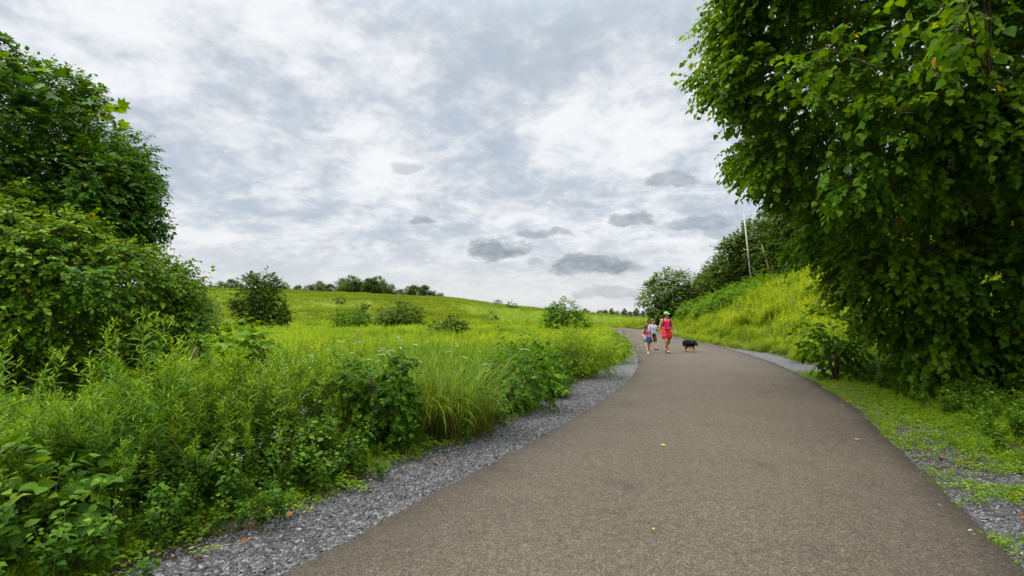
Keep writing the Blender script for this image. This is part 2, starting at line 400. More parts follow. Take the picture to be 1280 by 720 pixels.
def asphalt_mat():
    m, nt, N, L = newmat('asphalt')
    geo = N.new('ShaderNodeNewGeometry'); pos = geo.outputs['Position']
    def ns(scale, detail=4, rough=.6):
        n = N.new('ShaderNodeTexNoise'); n.inputs['Scale'].default_value = scale; n.inputs['Detail'].default_value = detail; n.inputs['Roughness'].default_value = rough
        L.new(pos, n.inputs['Vector']); return n.outputs['Fac']
    vo = N.new('ShaderNodeTexVoronoi'); vo.inputs['Scale'].default_value = 130; L.new(pos, vo.inputs['Vector'])
    agg = N.new('ShaderNodeValToRGB'); ramp(agg, [(.0, (.037, .028, .019)), (.45, (.068, .053, .036)), (.85, (.096, .076, .053)), (1., (.16, .13, .095))])
    sepc = N.new('ShaderNodeSeparateColor'); L.new(vo.outputs['Color'], sepc.inputs[0]); L.new(sepc.outputs[0], agg.inputs[0])
    big = N.new('ShaderNodeValToRGB'); ramp(big, [(.3, (.88, .87, .86)), (.7, (1.10, 1.10, 1.09))]); L.new(ns(.55, 6), big.inputs[0])
    sp = N.new('ShaderNodeValToRGB'); ramp(sp, [(.35, (.82, .82, .82)), (.65, (1.16, 1.15, 1.14))]); L.new(ns(14, 6, .7), sp.inputs[0])
    def mul(a, b):
        n = N.new('ShaderNodeMix'); n.data_type = 'RGBA'; n.blend_type = 'MULTIPLY'; n.inputs[0].default_value = 1
        L.new(a, n.inputs[6]); L.new(b, n.inputs[7]); return n.outputs[2]
    at = N.new('ShaderNodeAttribute'); at.attribute_name = 'tint'
    wear = N.new('ShaderNodeMath'); wear.operation = 'MULTIPLY_ADD'; L.new(ns(.9, 5), wear.inputs[0]); wear.inputs[1].default_value = .5
    sb = N.new('ShaderNodeMath'); sb.operation = 'SUBTRACT'; L.new(at.outputs['Fac'], sb.inputs[0]); sb.inputs[1].default_value = .25; L.new(sb.outputs[0], wear.inputs[2])
    wr = N.new('ShaderNodeValToRGB'); ramp(wr, [(0., (.66, .64, .61)), (.45, (.9, .89, .88)), (1., (1.12, 1.12, 1.12))]); L.new(wear.outputs[0], wr.inputs[0])
    stn = N.new('ShaderNodeValToRGB'); ramp(stn, [(.30, (.72, .70, .68)), (.42, (1, 1, 1))]); L.new(ns(1.7, 7, .65), stn.inputs[0])
    col = mul(mul(mul(mul(agg.outputs[0], big.outputs[0]), sp.outputs[0]), wr.outputs[0]), stn.outputs[0])
    p = N.new('ShaderNodeBsdfPrincipled'); L.new(col, p.inputs['Base Color']); p.inputs['Roughness'].default_value = .85; p.inputs['Specular IOR Level'].default_value = .3
    b = N.new('ShaderNodeBump'); b.inputs['Strength'].default_value = .7; b.inputs['Distance'].default_value = .006
    L.new(vo.outputs['Distance'], b.inputs['Height'])
    b2 = N.new('ShaderNodeBump'); b2.inputs['Strength'].default_value = .6; b2.inputs['Distance'].default_value = .01
    L.new(ns(45, 5, .7), b2.inputs['Height']); L.new(b.outputs[0], b2.inputs['Normal']); L.new(b2.outputs[0], p.inputs['Normal'])
    o = N.new('ShaderNodeOutputMaterial'); L.new(p.outputs[0], o.inputs[0])
    return m

def gravel_mat(name, stone=False):
    m, nt, N, L = newmat(name)
    geo = N.new('ShaderNodeNewGeometry'); pos = geo.outputs['Position']
    cr = N.new('ShaderNodeValToRGB'); ramp(cr, [(.0, (.024, .024, .025)), (.45, (.060, .058, .058)), (.85, (.105, .101, .098)), (1, (.24, .23, .21))])
    p = N.new('ShaderNodeBsdfPrincipled'); p.inputs['Roughness'].default_value = .75; p.inputs['Specular IOR Level'].default_value = .4
    if stone:
        oi = N.new('ShaderNodeObjectInfo'); L.new(oi.outputs['Random'], cr.inputs[0])
        L.new(cr.outputs[0], p.inputs['Base Color'])
    else:
        vo = N.new('ShaderNodeTexVoronoi'); vo.inputs['Scale'].default_value = 42; L.new(pos, vo.inputs['Vector'])
        sp = N.new('ShaderNodeSeparateColor'); L.new(vo.outputs['Color'], sp.inputs[0]); L.new(sp.outputs[0], cr.inputs[0])
        L.new(cr.outputs[0], p.inputs['Base Color'])
        b = N.new('ShaderNodeBump'); b.inputs['Strength'].default_value = 1; b.inputs['Distance'].default_value = .02; b.invert = True
        L.new(vo.outputs['Distance'], b.inputs['Height']); L.new(b.outputs[0], p.inputs['Normal'])
    o = N.new('ShaderNodeOutputMaterial'); L.new(p.outputs[0], o.inputs[0])
    return m
M['ground'] = ground_mat(); M['asphalt'] = asphalt_mat(); M['gravel'] = gravel_mat('slate_gravel'); M['stone'] = gravel_mat('slate_chip', True)

def grid(mb, X, Y, Z):
    r, c = X.shape
    i = np.arange(r * c).reshape(r, c)
    F = np.stack([i[:-1, :-1], i[:-1, 1:], i[1:, 1:], i[1:, :-1]], -1).reshape(-1, 4)
    mb.add(np.stack([X, Y, Z], -1).reshape(-1, 3), [F])
a = np.linspace(-1, 1, 420)
gxs = np.sinh(a * 7.2) / math.sinh(7.2) * 2600 + 2
bq = np.linspace(-.42, 1, 420)
gys = np.sinh(bq * 6.6) / math.sinh(6.6) * 3200 + 8
GXX, GYY = np.meshgrid(gxs, gys)
mb = MB(); grid(mb, GXX, GYY, H(GXX, GYY))
g = mb.build('ground', M['ground'], smooth=True); tag(g, 'grassy meadow ground rolling up to the hill', kind='structure')

yy = np.concatenate([np.linspace(-6, 20, 760), np.linspace(20.2, 128, 300)])
rj = R(3)
def jit(y, s): return (vnoise(y * 0, y, .9, s + 1) - .5) * .08 + (vnoise(y * 0, y, .3, s) - .5) * .06 + (vnoise(y * 0, y, .08, s + 3) - .5) * .03
xl = XL(yy) + jit(yy, 4); xr = XR(yy) + jit(yy, 9)
q = np.linspace(0, 1, 15)
xx = xl[:, None] * (1 - q) + xr[:, None] * q
zz_ = .012 + .05 * (1 - (2 * q - 1) ** 2)[None] * np.ones_like(xx)
edge = np.array([-.05]); 
X = np.concatenate([xl[:, None] - .012, xx, xr[:, None] + .012], 1)
Z = np.concatenate([np.full((len(yy), 1), -.06), zz_, np.full((len(yy), 1), -.06)], 1)
mb = MB(); grid(mb, X, np.repeat(yy[:, None], X.shape[1], 1), Z)
wq = np.concatenate([[0], q, [1]]); mb.t[0] = np.repeat((1 - np.abs(2 * wq - 1) ** 2.5)[None], len(yy), 0).ravel()
tag(mb.build('path', M['asphalt'], smooth=True), 'brown asphalt footpath curving away through the meadow', kind='structure')
q = np.linspace(0, 1, 9)
gl = XG(yy) - .25 + (vnoise(yy * 0, yy, .7, 5) - .5) * .3
X = gl[:, None] * (1 - q) + (xl + .05)[:, None] * q
Z = -.022 + (vnoise(X, yy[:, None], .25, 6) - .5) * .03 - .02 * (1 - q)[None]
mb = MB(); grid(mb, X, np.repeat(yy[:, None], 9, 1), Z)
tag(mb.build('gravel_shoulder', M['gravel'], smooth=True), 'grey slate gravel shoulder between the meadow and the path', kind='structure')
GW = lambda y: np.interp(y, [12, 15, 21, 26, 40], [1.45, 1.5, 1.3, .45, .2])
gr = XR(yy) + GW(yy) + (vnoise(yy * 0, yy, .9, 7) - .5) * .3
X = (xr - .05)[:, None] * (1 - q) + gr[:, None] * q
Z = -.022 + (vnoise(X, yy[:, None], .25, 6) - .5) * .03 - .02 * q[None]
mb = MB(); grid(mb, X, np.repeat(yy[:, None], 9, 1), Z)
tag(mb.build('gravel_shoulder', M['gravel'], smooth=True), 'grey gravel verge between the path and the tall bank', kind='structure')

# ------------------------------------------------------------------ scatter : uncountable stuff as one object with geometry nodes
def scatter(name, protos, P, scl, idx, label, cat, rot=None, seed=0, tilt=.12):
    """protos: list of unlinked mesh objects; P (n,3)"""
    P = np.asarray(P, float); n = len(P); r = R(seed + 999)
    if rot is None:
        rot = np.stack([r.normal(0, tilt, n), r.normal(0, tilt, n), r.uniform(0, 2 * pi, n)], 1)
    me = bpy.data.meshes.new(name); me.vertices.add(n); me.vertices.foreach_set('co', P.astype(np.float32).ravel())
    for nm, ty, dat, key in (('rot', 'FLOAT_VECTOR', rot, 'vector'), ('scl', 'FLOAT', np.broadcast_to(scl, (n,)), 'value'), ('idx', 'INT', np.broadcast_to(idx, (n,)), 'value')):
        at = me.attributes.new(nm, ty, 'POINT')
        at.data.foreach_set(key, np.ascontiguousarray(dat).astype(np.int32 if ty == 'INT' else np.float32).ravel())
    o = bpy.data.objects.new(name, me); COL.objects.link(o)
    ng = bpy.data.node_groups.new(name + '_nodes', 'GeometryNodeTree')
    ng.interface.new_socket('Geometry', in_out='INPUT', socket_type='NodeSocketGeometry')
    ng.interface.new_socket('Geometry', in_out='OUTPUT', socket_type='NodeSocketGeometry')
    gi = ng.nodes.new('NodeGroupInput'); go = ng.nodes.new('NodeGroupOutput'); jn = ng.nodes.new('GeometryNodeJoinGeometry')
    def named(nm, ty):
        k = ng.nodes.new('GeometryNodeInputNamedAttribute'); k.data_type = ty; k.inputs['Name'].default_value = nm; return k.outputs['Attribute']
    ra, sa, ia = named('rot', 'FLOAT_VECTOR'), named('scl', 'FLOAT'), named('idx', 'INT')
    for k, p in enumerate(protos):
        oi = ng.nodes.new('GeometryNodeObjectInfo'); oi.inputs['Object'].default_value = p; oi.inputs['As Instance'].default_value = False
        cp = ng.nodes.new('FunctionNodeCompare'); cp.data_type = 'INT'; cp.operation = 'EQUAL'
        ng.links.new(ia, cp.inputs[2]); cp.inputs[3].default_value = k
        ip = ng.nodes.new('GeometryNodeInstanceOnPoints')
        ng.links.new(gi.outputs[0], ip.inputs['Points']); ng.links.new(cp.outputs[0], ip.inputs['Selection'])
        ng.links.new(oi.outputs['Geometry'], ip.inputs['Instance']); ng.links.new(ra, ip.inputs['Rotation']); ng.links.new(sa, ip.inputs['Scale'])
        ng.links.new(ip.outputs[0], jn.inputs[0])
    ng.links.new(jn.outputs[0], go.inputs[0])
    md = o.modifiers.new('scatter', 'NODES'); md.node_group = ng
    tag(o, label, cat, kind='stuff')
    return o

# ------------------------------------------------------------------ plant builders (return MB at the origin)
def goldenrod(seed, h=1.1, n=52, ll=.13, top=True, mat_leaf=0, mat_stem=1):
    r = R(seed); mb = MB()
    bend = r.normal(0, .06, 2); zs = np.linspace(0, 1, 6)
    cur = lambda f: np.stack([bend[0] * f ** 2 * h, bend[1] * f ** 2 * h, f * h], -1)
    tube(mb, cur(zs), .005 * (1 - .7 * zs), 3, .4, mat_stem, cap=False)
    f = np.sort(r.uniform(.12, 1, n) ** .75)
    az = np.arange(n) * 2.4 + r.normal(0, .3, n)
    el = np.interp(f, [0, .5, .85, 1], [-.5, .1, .6, 1.2]) + r.normal(0, .2, n)
    D = np.stack([np.cos(az) * np.cos(el), np.sin(az) * np.cos(el), np.sin(el)], 1)
    Nn = np.stack([-np.cos(az) * np.sin(el), -np.sin(az) * np.sin(el), np.cos(el)], 1) + r.normal(0, .25, (n, 3))
    size = ll * np.interp(f, [0, .4, .8, 1], [.9, 1.15, 1., .55]) * r.uniform(.75, 1.25, n)
    leaves(mb, cur(f), D, Nn, size, np.clip(.12 + .62 * f ** 1.7 + r.normal(0, .09, n), 0, 1), NARROW, mat_leaf)
    if top:                                   # leafy side shoots near the tip
        k = 5
        for s in range(k):
            b = cur(np.array([r.uniform(.62, .9)]))[0]; a = r.uniform(0, 2 * pi); d = nrm([math.cos(a), math.sin(a), r.uniform(.9, 1.8)])
            ln = h * r.uniform(.10, .2); m = 9
            g = np.linspace(.15, 1, m); aa = np.arange(m) * 2.4; P = b + d * (g * ln)[:, None]
            DD = nrm(np.stack([np.cos(aa), np.sin(aa), .7 + 0 * aa], 1)); 
            leaves(mb, P, DD, np.array([0, 0, 1.]) + r.normal(0, .3, (m, 3)), ll * .55 * r.uniform(.8, 1.2, m), np.clip(.66 + .2 * g + r.normal(0, .06, m), 0, 1), NARROW, mat_leaf)
    return mb

def broadweed(seed, h=.6, stems=5, leaf=.08, tm=OVAL, t0=.25, spread=.35):
    r = R(seed); mb = MB()
    for s in range(stems):
        a = r.uniform(0, 2 * pi); hh = h * r.uniform(.65, 1.1); out = spread * r.uniform(.2, 1) * h
        f = np.linspace(0, 1, 5); base = r.normal(0, .05 * h, 2)
        cur = lambda f: np.stack([base[0] + math.cos(a) * out * f ** 1.5, base[1] + math.sin(a) * out * f ** 1.5, hh * f], -1)
        tube(mb, cur(f), .004 * (1 - .6 * f), 3, .4, 1, cap=False)
        m = int(9 + 14 * h); g = np.sort(r.uniform(.2, 1, m)); az = np.arange(m) * 2.6 + r.normal(0, .4, m)
        el = r.normal(.05, .35, m)
        D = np.stack([np.cos(az) * np.cos(el), np.sin(az) * np.cos(el), np.sin(el)], 1)
        leaves(mb, cur(g) + D * leaf * .25, D, np.array([0, 0, 1.]) + r.normal(0, .35, (m, 3)), leaf * r.uniform(.6, 1.2, m) * np.interp(g, [0, .6, 1], [1.1, 1.1, .6]),
               np.clip(t0 + .5 * g ** 2 + r.normal(0, .09, m), 0, 1), tm, 0)
    return mb

def grasstuft(seed, h=.5, n=45, w=.007, rad=.1, t=.5, lean=.3, droop=.5):
    r = R(seed); mb = MB()
    P = np.zeros((n, 3)); a = r.uniform(0, 2 * pi, n); q = rad * np.sqrt(r.uniform(0, 1, n)); P[:, 0] = q * np.cos(a); P[:, 1] = q * np.sin(a)
    blades(mb, P, a + r.normal(0, .6, n), h * r.uniform(.5, 1.1, n), np.abs(r.normal(lean, .18, n)), w, t + r.normal(0, .15, n), droop * r.uniform(.3, 1.5, n), 4, 0)
    return mb

def groundweed(seed, rad=.14, n=26, leaf=.045, h=.09):
    r = R(seed); mb = MB()
    a = r.uniform(0, 2 * pi, n); q = rad * np.sqrt(r.uniform(0, 1, n)); z = h * r.uniform(.15, 1.1, n) * (1 - .5 * q / rad)
    P = np.stack([q * np.cos(a), q * np.sin(a), z], 1)
    az = a + r.normal(0, .9, n); el = r.normal(.15, .3, n)
    D = np.stack([np.cos(az) * np.cos(el), np.sin(az) * np.cos(el), np.sin(el)], 1)
    leaves(mb, P, D, np.array([0, 0, 1.]) + r.normal(0, .3, (n, 3)), leaf * r.uniform(.5, 1.3, n), np.clip(.5 + 1.8 * (z - .5 * h) + r.normal(0, .13, n), 0, 1), OVAL, 0)
    return mb

def flowerweed(seed, h=.9, n=26):
    r = R(seed); mb = goldenrod(seed, h * .85, 34, .09, False)
    for s in range(7):
        a = r.uniform(0, 2 * pi); b = np.array([0, 0, h * r.uniform(.6, .8)]); tip = b + np.array([math.cos(a) * .13 * r.uniform(.3, 1.2), math.sin(a) * .13, h * r.uniform(.14, .3)])
        tube(mb, [b, tip], [.0025, .0012], 3, .5, 1, cap=False)
        m = n // 5
        P = tip + r.normal(0, .022, (m, 3)); D = nrm(r.normal(0, 1, (m, 3)) * [1, 1, .3])
        leaves(mb, P, D, np.array([0, 0, 1.]) + 0 * P + r.normal(0, .3, (m, 3)), .016 * r.uniform(.7, 1.4, m), .5, RHOMB, 2)
        leaves(mb, P, -D, np.array([0, 0, 1.]) + 0 * P + r.normal(0, .3, (m, 3)), .016 * r.uniform(.7, 1.4, m), .5, RHOMB, 2)
    return mb

def patch(seed, kinds, rad=.7):
    """several stems standing together, one clump of the meadow"""
    r = R(seed); mb = MB()
    for k in kinds:
        a = r.uniform(0, 2 * pi); q = rad * math.sqrt(r.uniform())
        mb.merge(k, off=(q * math.cos(a), q * math.sin(a), 0), scale=r.uniform(.75, 1.15), rz=r.uniform(0, 6.28), dt=r.normal(0, .07))
    return mb
def proto(mb, name, mats): return mb.build(name, mats, link=False)
WM = [M['weed'], M['stem'], M['flower']]
gold = [proto(goldenrod(10 + k, 1.0 + .07 * k, 58, .125), 'weed_stalk', WM) for k in range(5)]
broad = [proto(broadweed(30 + k, .6, 5, .075), 'broad_weed', [M['weed_dark'], M['stem']]) for k in range(3)]
tuft = [proto(grasstuft(40 + k, .55, 40), 'grass_tuft', [M['grass']]) for k in range(3)]
flow = [proto(flowerweed(50 + k, 1.0), 'flowering_weed', WM) for k in range(2)]
lowp = [proto(groundweed(60 + k), 'low_weed', [M['grass']]) for k in range(4)]
strw = []
for k in range(2):
    mb = MB(); r = R(70 + k)
    for s in range(6):
        a = r.uniform(0, 6.28); b = r.normal(0, .05, 2)
        tube(mb, [(b[0], b[1], 0), (b[0] + .1 * math.cos(a), b[1] + .1 * math.sin(a), .4), (b[0] + .3 * math.cos(a), b[1] + .3 * math.sin(a), .75)], [.003, .0025, .001], 3, .5, 0, False)
    strw.append(proto(mb, 'dry_stalk', [M['straw']]))
MM = [M['meadow'], M['stem'], M['flower']]
lite = [goldenrod(80 + k, .85, 26, .15, False) for k in range(4)]
liteg = [grasstuft(84 + k, .6, 22, .012) for k in range(2)]
for x in liteg: x.m = [m * 0 for m in x.m]
mpatch = [proto(patch(90 + k, [lite[j % 4] for j in range(16)] + liteg * 3, .6), 'meadow_patch', MM) for k in range(4)]
BMt = [M['bank'], M['stem'], M['flower']]
bpatch = [proto(patch(96 + k, [lite[j % 4] for j in range(18)] + liteg * 2, .6), 'bank_patch', BMt) for k in range(3)]
def coarse(seed, n=60, rad=1.6, h=.8):
    r = R(seed); mb = MB(); a = r.uniform(0, 6.28, n); q = rad * np.sqrt(r.uniform(0, 1, n))
    P = np.stack([q * np.cos(a), q * np.sin(a), 0 * q], 1)
    blades(mb, P, r.uniform(0, 6.28, n), h * r.uniform(.5, 1.1, n), np.abs(r.normal(.3, .2, n)), .07, .5 + r.normal(0, .2, n), .5, 2, 0)
    return mb
hpatch = [proto(coarse(100 + k), 'hill_patch', [M['hillgrass']]) for k in range(3)]

def inview(x, y, m=2.5): return (np.abs(x) < 1.09 * y + m)
def sample(r, n, x0, x1, y0, y1): return r.uniform(x0, x1, n), r.uniform(y0, y1, n)
def PZ(x, y, dz=0):
    u = x - XR(y); gv = (x > XG(y) - .25) & (u < 1.4)          # plants and leaves on the gravel stand on top of it
    return np.stack([x, y, np.where(gv, np.maximum(H(x, y), -.022), H(x, y) + dz) + np.where(gv, .4 * dz, 0)], 1)
r = R(5)

# left thicket of weeds by the gravel (y 1 .. 16)
x, y = sample(r, 60000, -13, 4, 1.0, 17)
d = XG(y) - x
keep = (d > .12) & inview(x, y) & (r.uniform(0, 1, len(x)) < np.interp(d, [.1, .6, 3, 8], [.5, 1, .75, .4]) * np.interp(y, [1, 8, 17], [1, .8, .5]) * .62)
keep &= ~((np.abs(x + 1.1) < .7) & (np.abs(y - 6.55) < .5))
x, y, d = x[keep], y[keep], d[keep]
n = len(x)
hs = np.where(y < 6, np.interp(d, [.1, .5, 1.1, 6], [.16, .42, .85, .86]), np.interp(d, [.1, .4, .9, 6], [.30, .62, .84, .84])) * (.72 + .5 * vnoise(x, y, 1.3, 3)) * r.uniform(.8, 1.15, n)
hs *= np.interp(x / y, [-1.2, -.9, -.72, -.45, -.1, .1], [.80, .84, 1.06, .95, .88, .9]) * np.where(x / y < -.48, np.interp(y, [3.5, 5, 6.2, 9], [1.1, .95, .55, .36]), np.interp(y, [3.5, 6, 9], [1.05, .92, .78]))
_p = np.array([.15, .15, .14, .13, .13, .07, .07, .06, .025, .025, .025, .005, .00]); kind = r.choice(13, n, p=_p / _p.sum())
fl = (vnoise(x, y, 1.6, 8) > .62) & (np.abs(x / y + .42) < .13)
kind = np.where(fl & (r.uniform(0, 1, n) < .16), r.choice([11, 12], n), kind)
kind = np.where((d < .45) & (kind < 5), r.choice([5, 6, 7, 8, 9, 10], n), kind)
protos_left = gold + broad + tuft + flow
# the tallest, nearest stalks stand as plants of their own
near = np.where((kind < 5) & (hs > .64) & (y < 6.2) & inview(x, y, -.2))[0]
near = near[np.argsort(y[near])][:110]
mask = np.ones(n, bool); mask[near] = False
gsrc = []
for k in near:
    o = bpy.data.objects.new('tall_weed', gold[kind[k]].data); COL.objects.link(o)
    o.location = (x[k], y[k], float(H(x[k], y[k]))); o.rotation_euler = (r.normal(0, .1), r.normal(0, .1), r.uniform(0, 6.28)); o.scale = (hs[k],) * 3
    tag(o, 'tall leafy green weed stalk in the thicket along the gravel edge', 'weed', 'tall weed stalks beside the gravel')
for (tx, ty, th) in [(-3.45, 4.45, 1.27), (-3.25, 4.5, 1.2), (-3.65, 4.4, 1.22), (-3.1, 4.7, 1.15), (-3.5, 4.75, 1.25), (-4.25, 4.2, 1.1), (-4.05, 4.05, 1.08), (-3.9, 3.9, 1.02), (-4.4, 4.5, 1.12), (-3.75, 3.8, 1.0),
                     (-3.0, 5.1, 1.05), (-2.5, 5.3, 1.0), (-2.2, 5.0, .95), (-3.3, 4.2, 1.12), (-1.95, 5.6, 1.0), (-3.35, 5.0, 1.2), (-4.6, 4.8, 1.15)]:
    o = bpy.data.objects.new('tall_weed', gold[r.choice(5)].data); COL.objects.link(o)
    o.location = (tx, ty, float(H(tx, ty))); o.rotation_euler = (r.normal(0, .07), r.normal(0, .07), r.uniform(0, 6.28)); o.scale = (th * .92, th * .92, th * .95)
    tag(o, 'tall leafy green weed stalk in the thicket along the gravel edge', 'weed', 'tall weed stalks beside the gravel')
scatter('weed_thicket', protos_left, PZ(x[mask], y[mask]), hs[mask], kind[mask], 'dense mixed green weeds filling the meadow edge beside the gravel', 'weeds', seed=1)
# low fringe, dry stalks
x, y = sample(r, 190000, -7, 13, 1.5, 34); d = XG(y) - x
k1 = inview(x, y) & (d > -.3) & (d < .75) & (r.uniform(0, 1, len(x)) < np.interp(d, [-.3, -.1, .1, .5, .75], [.03, .35, .9, 1, .5]) * (.35 + vnoise(x, y, .6, 12)))
xa, ya = x[k1], y[k1]
x, y = sample(r, 2200, -7, 10, 1.5, 30); d = XG(y) - x
k2 = (d < -.1) & (x < XL(y) - .06) & (vnoise(x, y, .7, 14) > .62)
xa = np.concatenate([xa, x[k2]]); ya = np.concatenate([ya, y[k2]])
# right verge of low weeds by the path
x, y = sample(r, 120000, 2, 17, 2.0, 17.5); u = x - XR(y)
k3 = inview(x, y) & (u > -.05) & (u < 6) & (r.uniform(0, 1, len(x)) < np.interp(u, [0, .4, .9, 1.6, 6], [.55, .5, .6, 1, 1]) * np.interp(y, [2, 5, 8], [.5, .9, 1]) * np.where((.5 * vnoise(x + .6 * y, y, .6, 15) + .3 * vnoise(x - .4 * y, y, .27, 16) + .2 * r.uniform(0, 1, len(x)) > np.interp(y, [2, 4.5, 6.5, 9], [.63, .56, .45, .25])) | (u > 1.7), 1, .06))
k3 &= ~((y > 14.2) & (u < 1.5))
xa = np.concatenate([xa, x[k3]]); ya = np.concatenate([ya, y[k3]])
n = len(xa)
ki = np.where((xa > XL(ya)) & (xa - XR(ya) < 1.1), r.choice([0, 1, 2, 3, 7, 8, 9, 10], n, p=[.15, .15, .15, .15, .11, .11, .11, .07]), np.where(xa > XL(ya), r.choice([0, 1, 2, 3, 4, 5, 7, 8, 9, 10, 11], n, p=[.14, .14, .14, .14, .015, .015, .1, .1, .05, .08, .08]), r.choice(12, n, p=[.14, .14, .14, .14, .04, .04, .04, .08, .08, .08, .04, .04])))
scatter('low_ground_weeds', lowp + broad + tuft + gold[:2], PZ(xa, ya, .02), r.uniform(.5, 1.25, n) * np.where(xa < XL(ya), np.interp(XG(ya) - xa, [-.3, .05, .5], [.42, .62, .9]), np.interp(xa - XR(ya), [0, 1, 2.2, 4], [.45, .62, .85, 1.])) * np.where(ki > 6, .34, 1), ki , 'low clover and creeping weeds along both edges of the path', 'ground cover', seed=2)
# taller plants further right of the path, under the big tree
x, y = sample(r, 9000, 3, 20, 3, 17); u = x - XR(y)
k = inview(x, y) & (u > 2.0) & (r.uniform(0, 1, len(x)) < np.interp(u, [2.0, 3.4, 5], [.12, .35, .45])); x, y, u = x[k], y[k], u[k]; n = len(x)
scatter('undergrowth', gold[:2] + broad + tuft + lowp[:1], PZ(x, y), np.interp(u, [2, 3.2, 6], [.25, .4, .85]) * r.uniform(.7, 1.2, n), r.choice(9, n, p=[.14, .14, .1, .1, .1, .12, .12, .12, .06]), 'shaded leafy undergrowth below the big overhanging tree', 'undergrowth', seed=3)

# open meadow, left of the path
x, y = sample(r, 16000, -80, 14, 14, 72); d = XG(y) - x
k = (d > .35) & inview(x, y, 4) & (r.uniform(0, 1, len(x)) < np.interp(y, [14, 30, 72], [1, .85, .6])); x, y, d = x[k], y[k], d[k]; n = len(x)
sc_ = np.interp(d, [.3, 1.5], [.45, 1]) * r.uniform(.7, 1.15, n) * (.65 + .5 * vnoise(x, y, 4, 21)) * np.interp(y, [14, 30, 50, 72], [1., .85, .8, .85])
scatter('meadow_weeds', mpatch + flow + gold + strw, PZ(x, y, -.03), sc_, np.where(r.uniform(0, 1, n) < .15, r.choice([4, 5, 6, 7, 8, 9, 10, 11, 12], n), r.choice(4, n)), 'bright yellow green meadow plants covering the open field', 'meadow', seed=4, tilt=.05)
x, y = sample(r, 26000, -230, 60, 66, 225); k = inview(x, y, 6) & ((x < XL(y) - 1) | (x > XR(y) + 1) | (y > 128)) & (r.uniform(0, 1, len(x)) < .8); x, y = x[k], y[k]; n = len(x)
scatter('hill_grass', hpatch, PZ(x, y, -.05), r.uniform(.5, 1.1, n) * (.5 + .7 * vnoise(x, y, 14, 22)), r.choice(3, n), 'yellow green grass over the far hillside', 'grass', seed=5, tilt=.05)
# bank right of the path
x, y = sample(r, 14000, 8, 46, 14, 92); u = x - XR(y)
k = (u > GW(y) - .1) & (u < 17) & inview(x, y, 3) & ((y > 15.5) | (u > 2.6)); x, y, u = x[k], y[k], u[k]; n = len(x)
sc_ = np.interp(u, [1.3, 2.6, 6], [.4, .85, 1.25]) * r.uniform(.6, 1.35, n) * (.65 + .6 * vnoise(x, y, 2.2, 23))
scatter('bank_weeds', bpatch + flow + gold[2:], PZ(x, y, -.03), sc_, np.where(r.uniform(0, 1, n) < .16, r.choice([3, 4, 5, 6, 7], n), r.choice(3, n)), 'bright yellow green weeds covering the bank beside the path', 'weeds', seed=6, tilt=.05)

# gravel chips, dead leaves
def chip(seed):
    r = R(seed); mb = MB(); n = 6; a = np.sort(r.uniform(0, 2 * pi, n)); q = .5 * r.uniform(.6, 1.1, n)
    top = np.stack([q * np.cos(a), q * np.sin(a) * .7, np.full(n, .10) + r.normal(0, .04, n)], 1); bot = top * [1.1, 1.1, -1]
    i = np.arange(n); j = (i + 1) % n
    mb.add(np.concatenate([top, bot]), [i[None], np.stack([i, i + n, j + n, j], 1)]); return mb
chips = [proto(chip(120 + k), 'slate_chip', [M['stone']]) for k in range(5)]
x, y = sample(r, 260000, -5, 5, 1.6, 13); k = (x > XG(y) - .35) & (x < XL(y) - .01 + .0 * y) & inview(x, y, .3) & (r.uniform(0, 1, len(x)) < np.interp(y, [2, 6, 13], [1, .7, .35]))
xa, ya = x[k], y[k]
x, y = sample(r, 200000, 2, 10, 1.6, 12); u = x - XR(y); k = (u > .01) & (u < 1.7) & inview(x, y, .3) & (r.uniform(0, 1, len(x)) < np.interp(y, [2, 6, 12], [.9, .55, .25]))
xa = np.concatenate([xa, x[k]]); ya = np.concatenate([ya, y[k]])
x, y = sample(r, 9000, -2, 9, 1.6, 14); e = np.minimum(np.abs(x - XL(y)), np.abs(x - XR(y))); k = (e < .4 * r.uniform(0, 1, len(x)) ** 4) & (x > XL(y)) & (x < XR(y))
n1 = len(xa); xa = np.concatenate([xa, x[k]]); ya = np.concatenate([ya, y[k]])
n = len(xa); zz2 = np.where(np.arange(n) < n1, -.012, .022) + r.uniform(0, .012, n) * (np.arange(n) < n1)
rot = np.stack([r.normal(0, .42, n), r.normal(0, .42, n), r.uniform(0, 6.28, n)], 1)
scatter('gravel', chips, np.stack([xa, ya, zz2], 1), np.minimum(.018 * r.lognormal(0, .48, n), .036), r.choice(5, n), 'loose grey slate chips along the path edges', 'gravel', rot=rot, seed=7)
lit = []
for k in range(3):
    mb = MB(); rr = R(130 + k); leaves(mb, [(0, -.5, .12)], [(0, 1, .1)], [(.2, .1, 1)], 1., .3 + .2 * k, OVAL); lit.append(proto(mb, 'dead_leaf', [M['litter']]))
x, y = sample(r, 16000, -7, 10, 1.6, 15); d = XG(y) - x
k = (np.abs(d + .08 - r.normal(0, .16, len(x))) < .13); xa, ya = x[k], y[k]
x, y = sample(r, 22000, 3, 13, 1.6, 13); u = x - XR(y); k = inview(x, y) & (u > .03) & (u < 4) & (vnoise(x, y, .6, 31) > .4) & (r.uniform(0, 1, len(x)) < .55)
xa = np.concatenate([xa, x[k]]); ya = np.concatenate([ya, y[k]]); n = len(xa)
scatter('leaf_litter', lit, PZ(xa, ya, .045), .044 * r.uniform(.5, 1.5, n), r.choice(3, n), 'brown and rust dead leaves under the weeds at the path edges', 'dead leaves', seed=8, tilt=.35)

# ------------------------------------------------------------------ single plants on the left
def thing(name, label, cat, loc, rz=0, group=None): return tag(empty(name, loc, rz), label, cat, group)
def at(x, y, dz=0): return (x, y, float(H(x, y)) + dz)

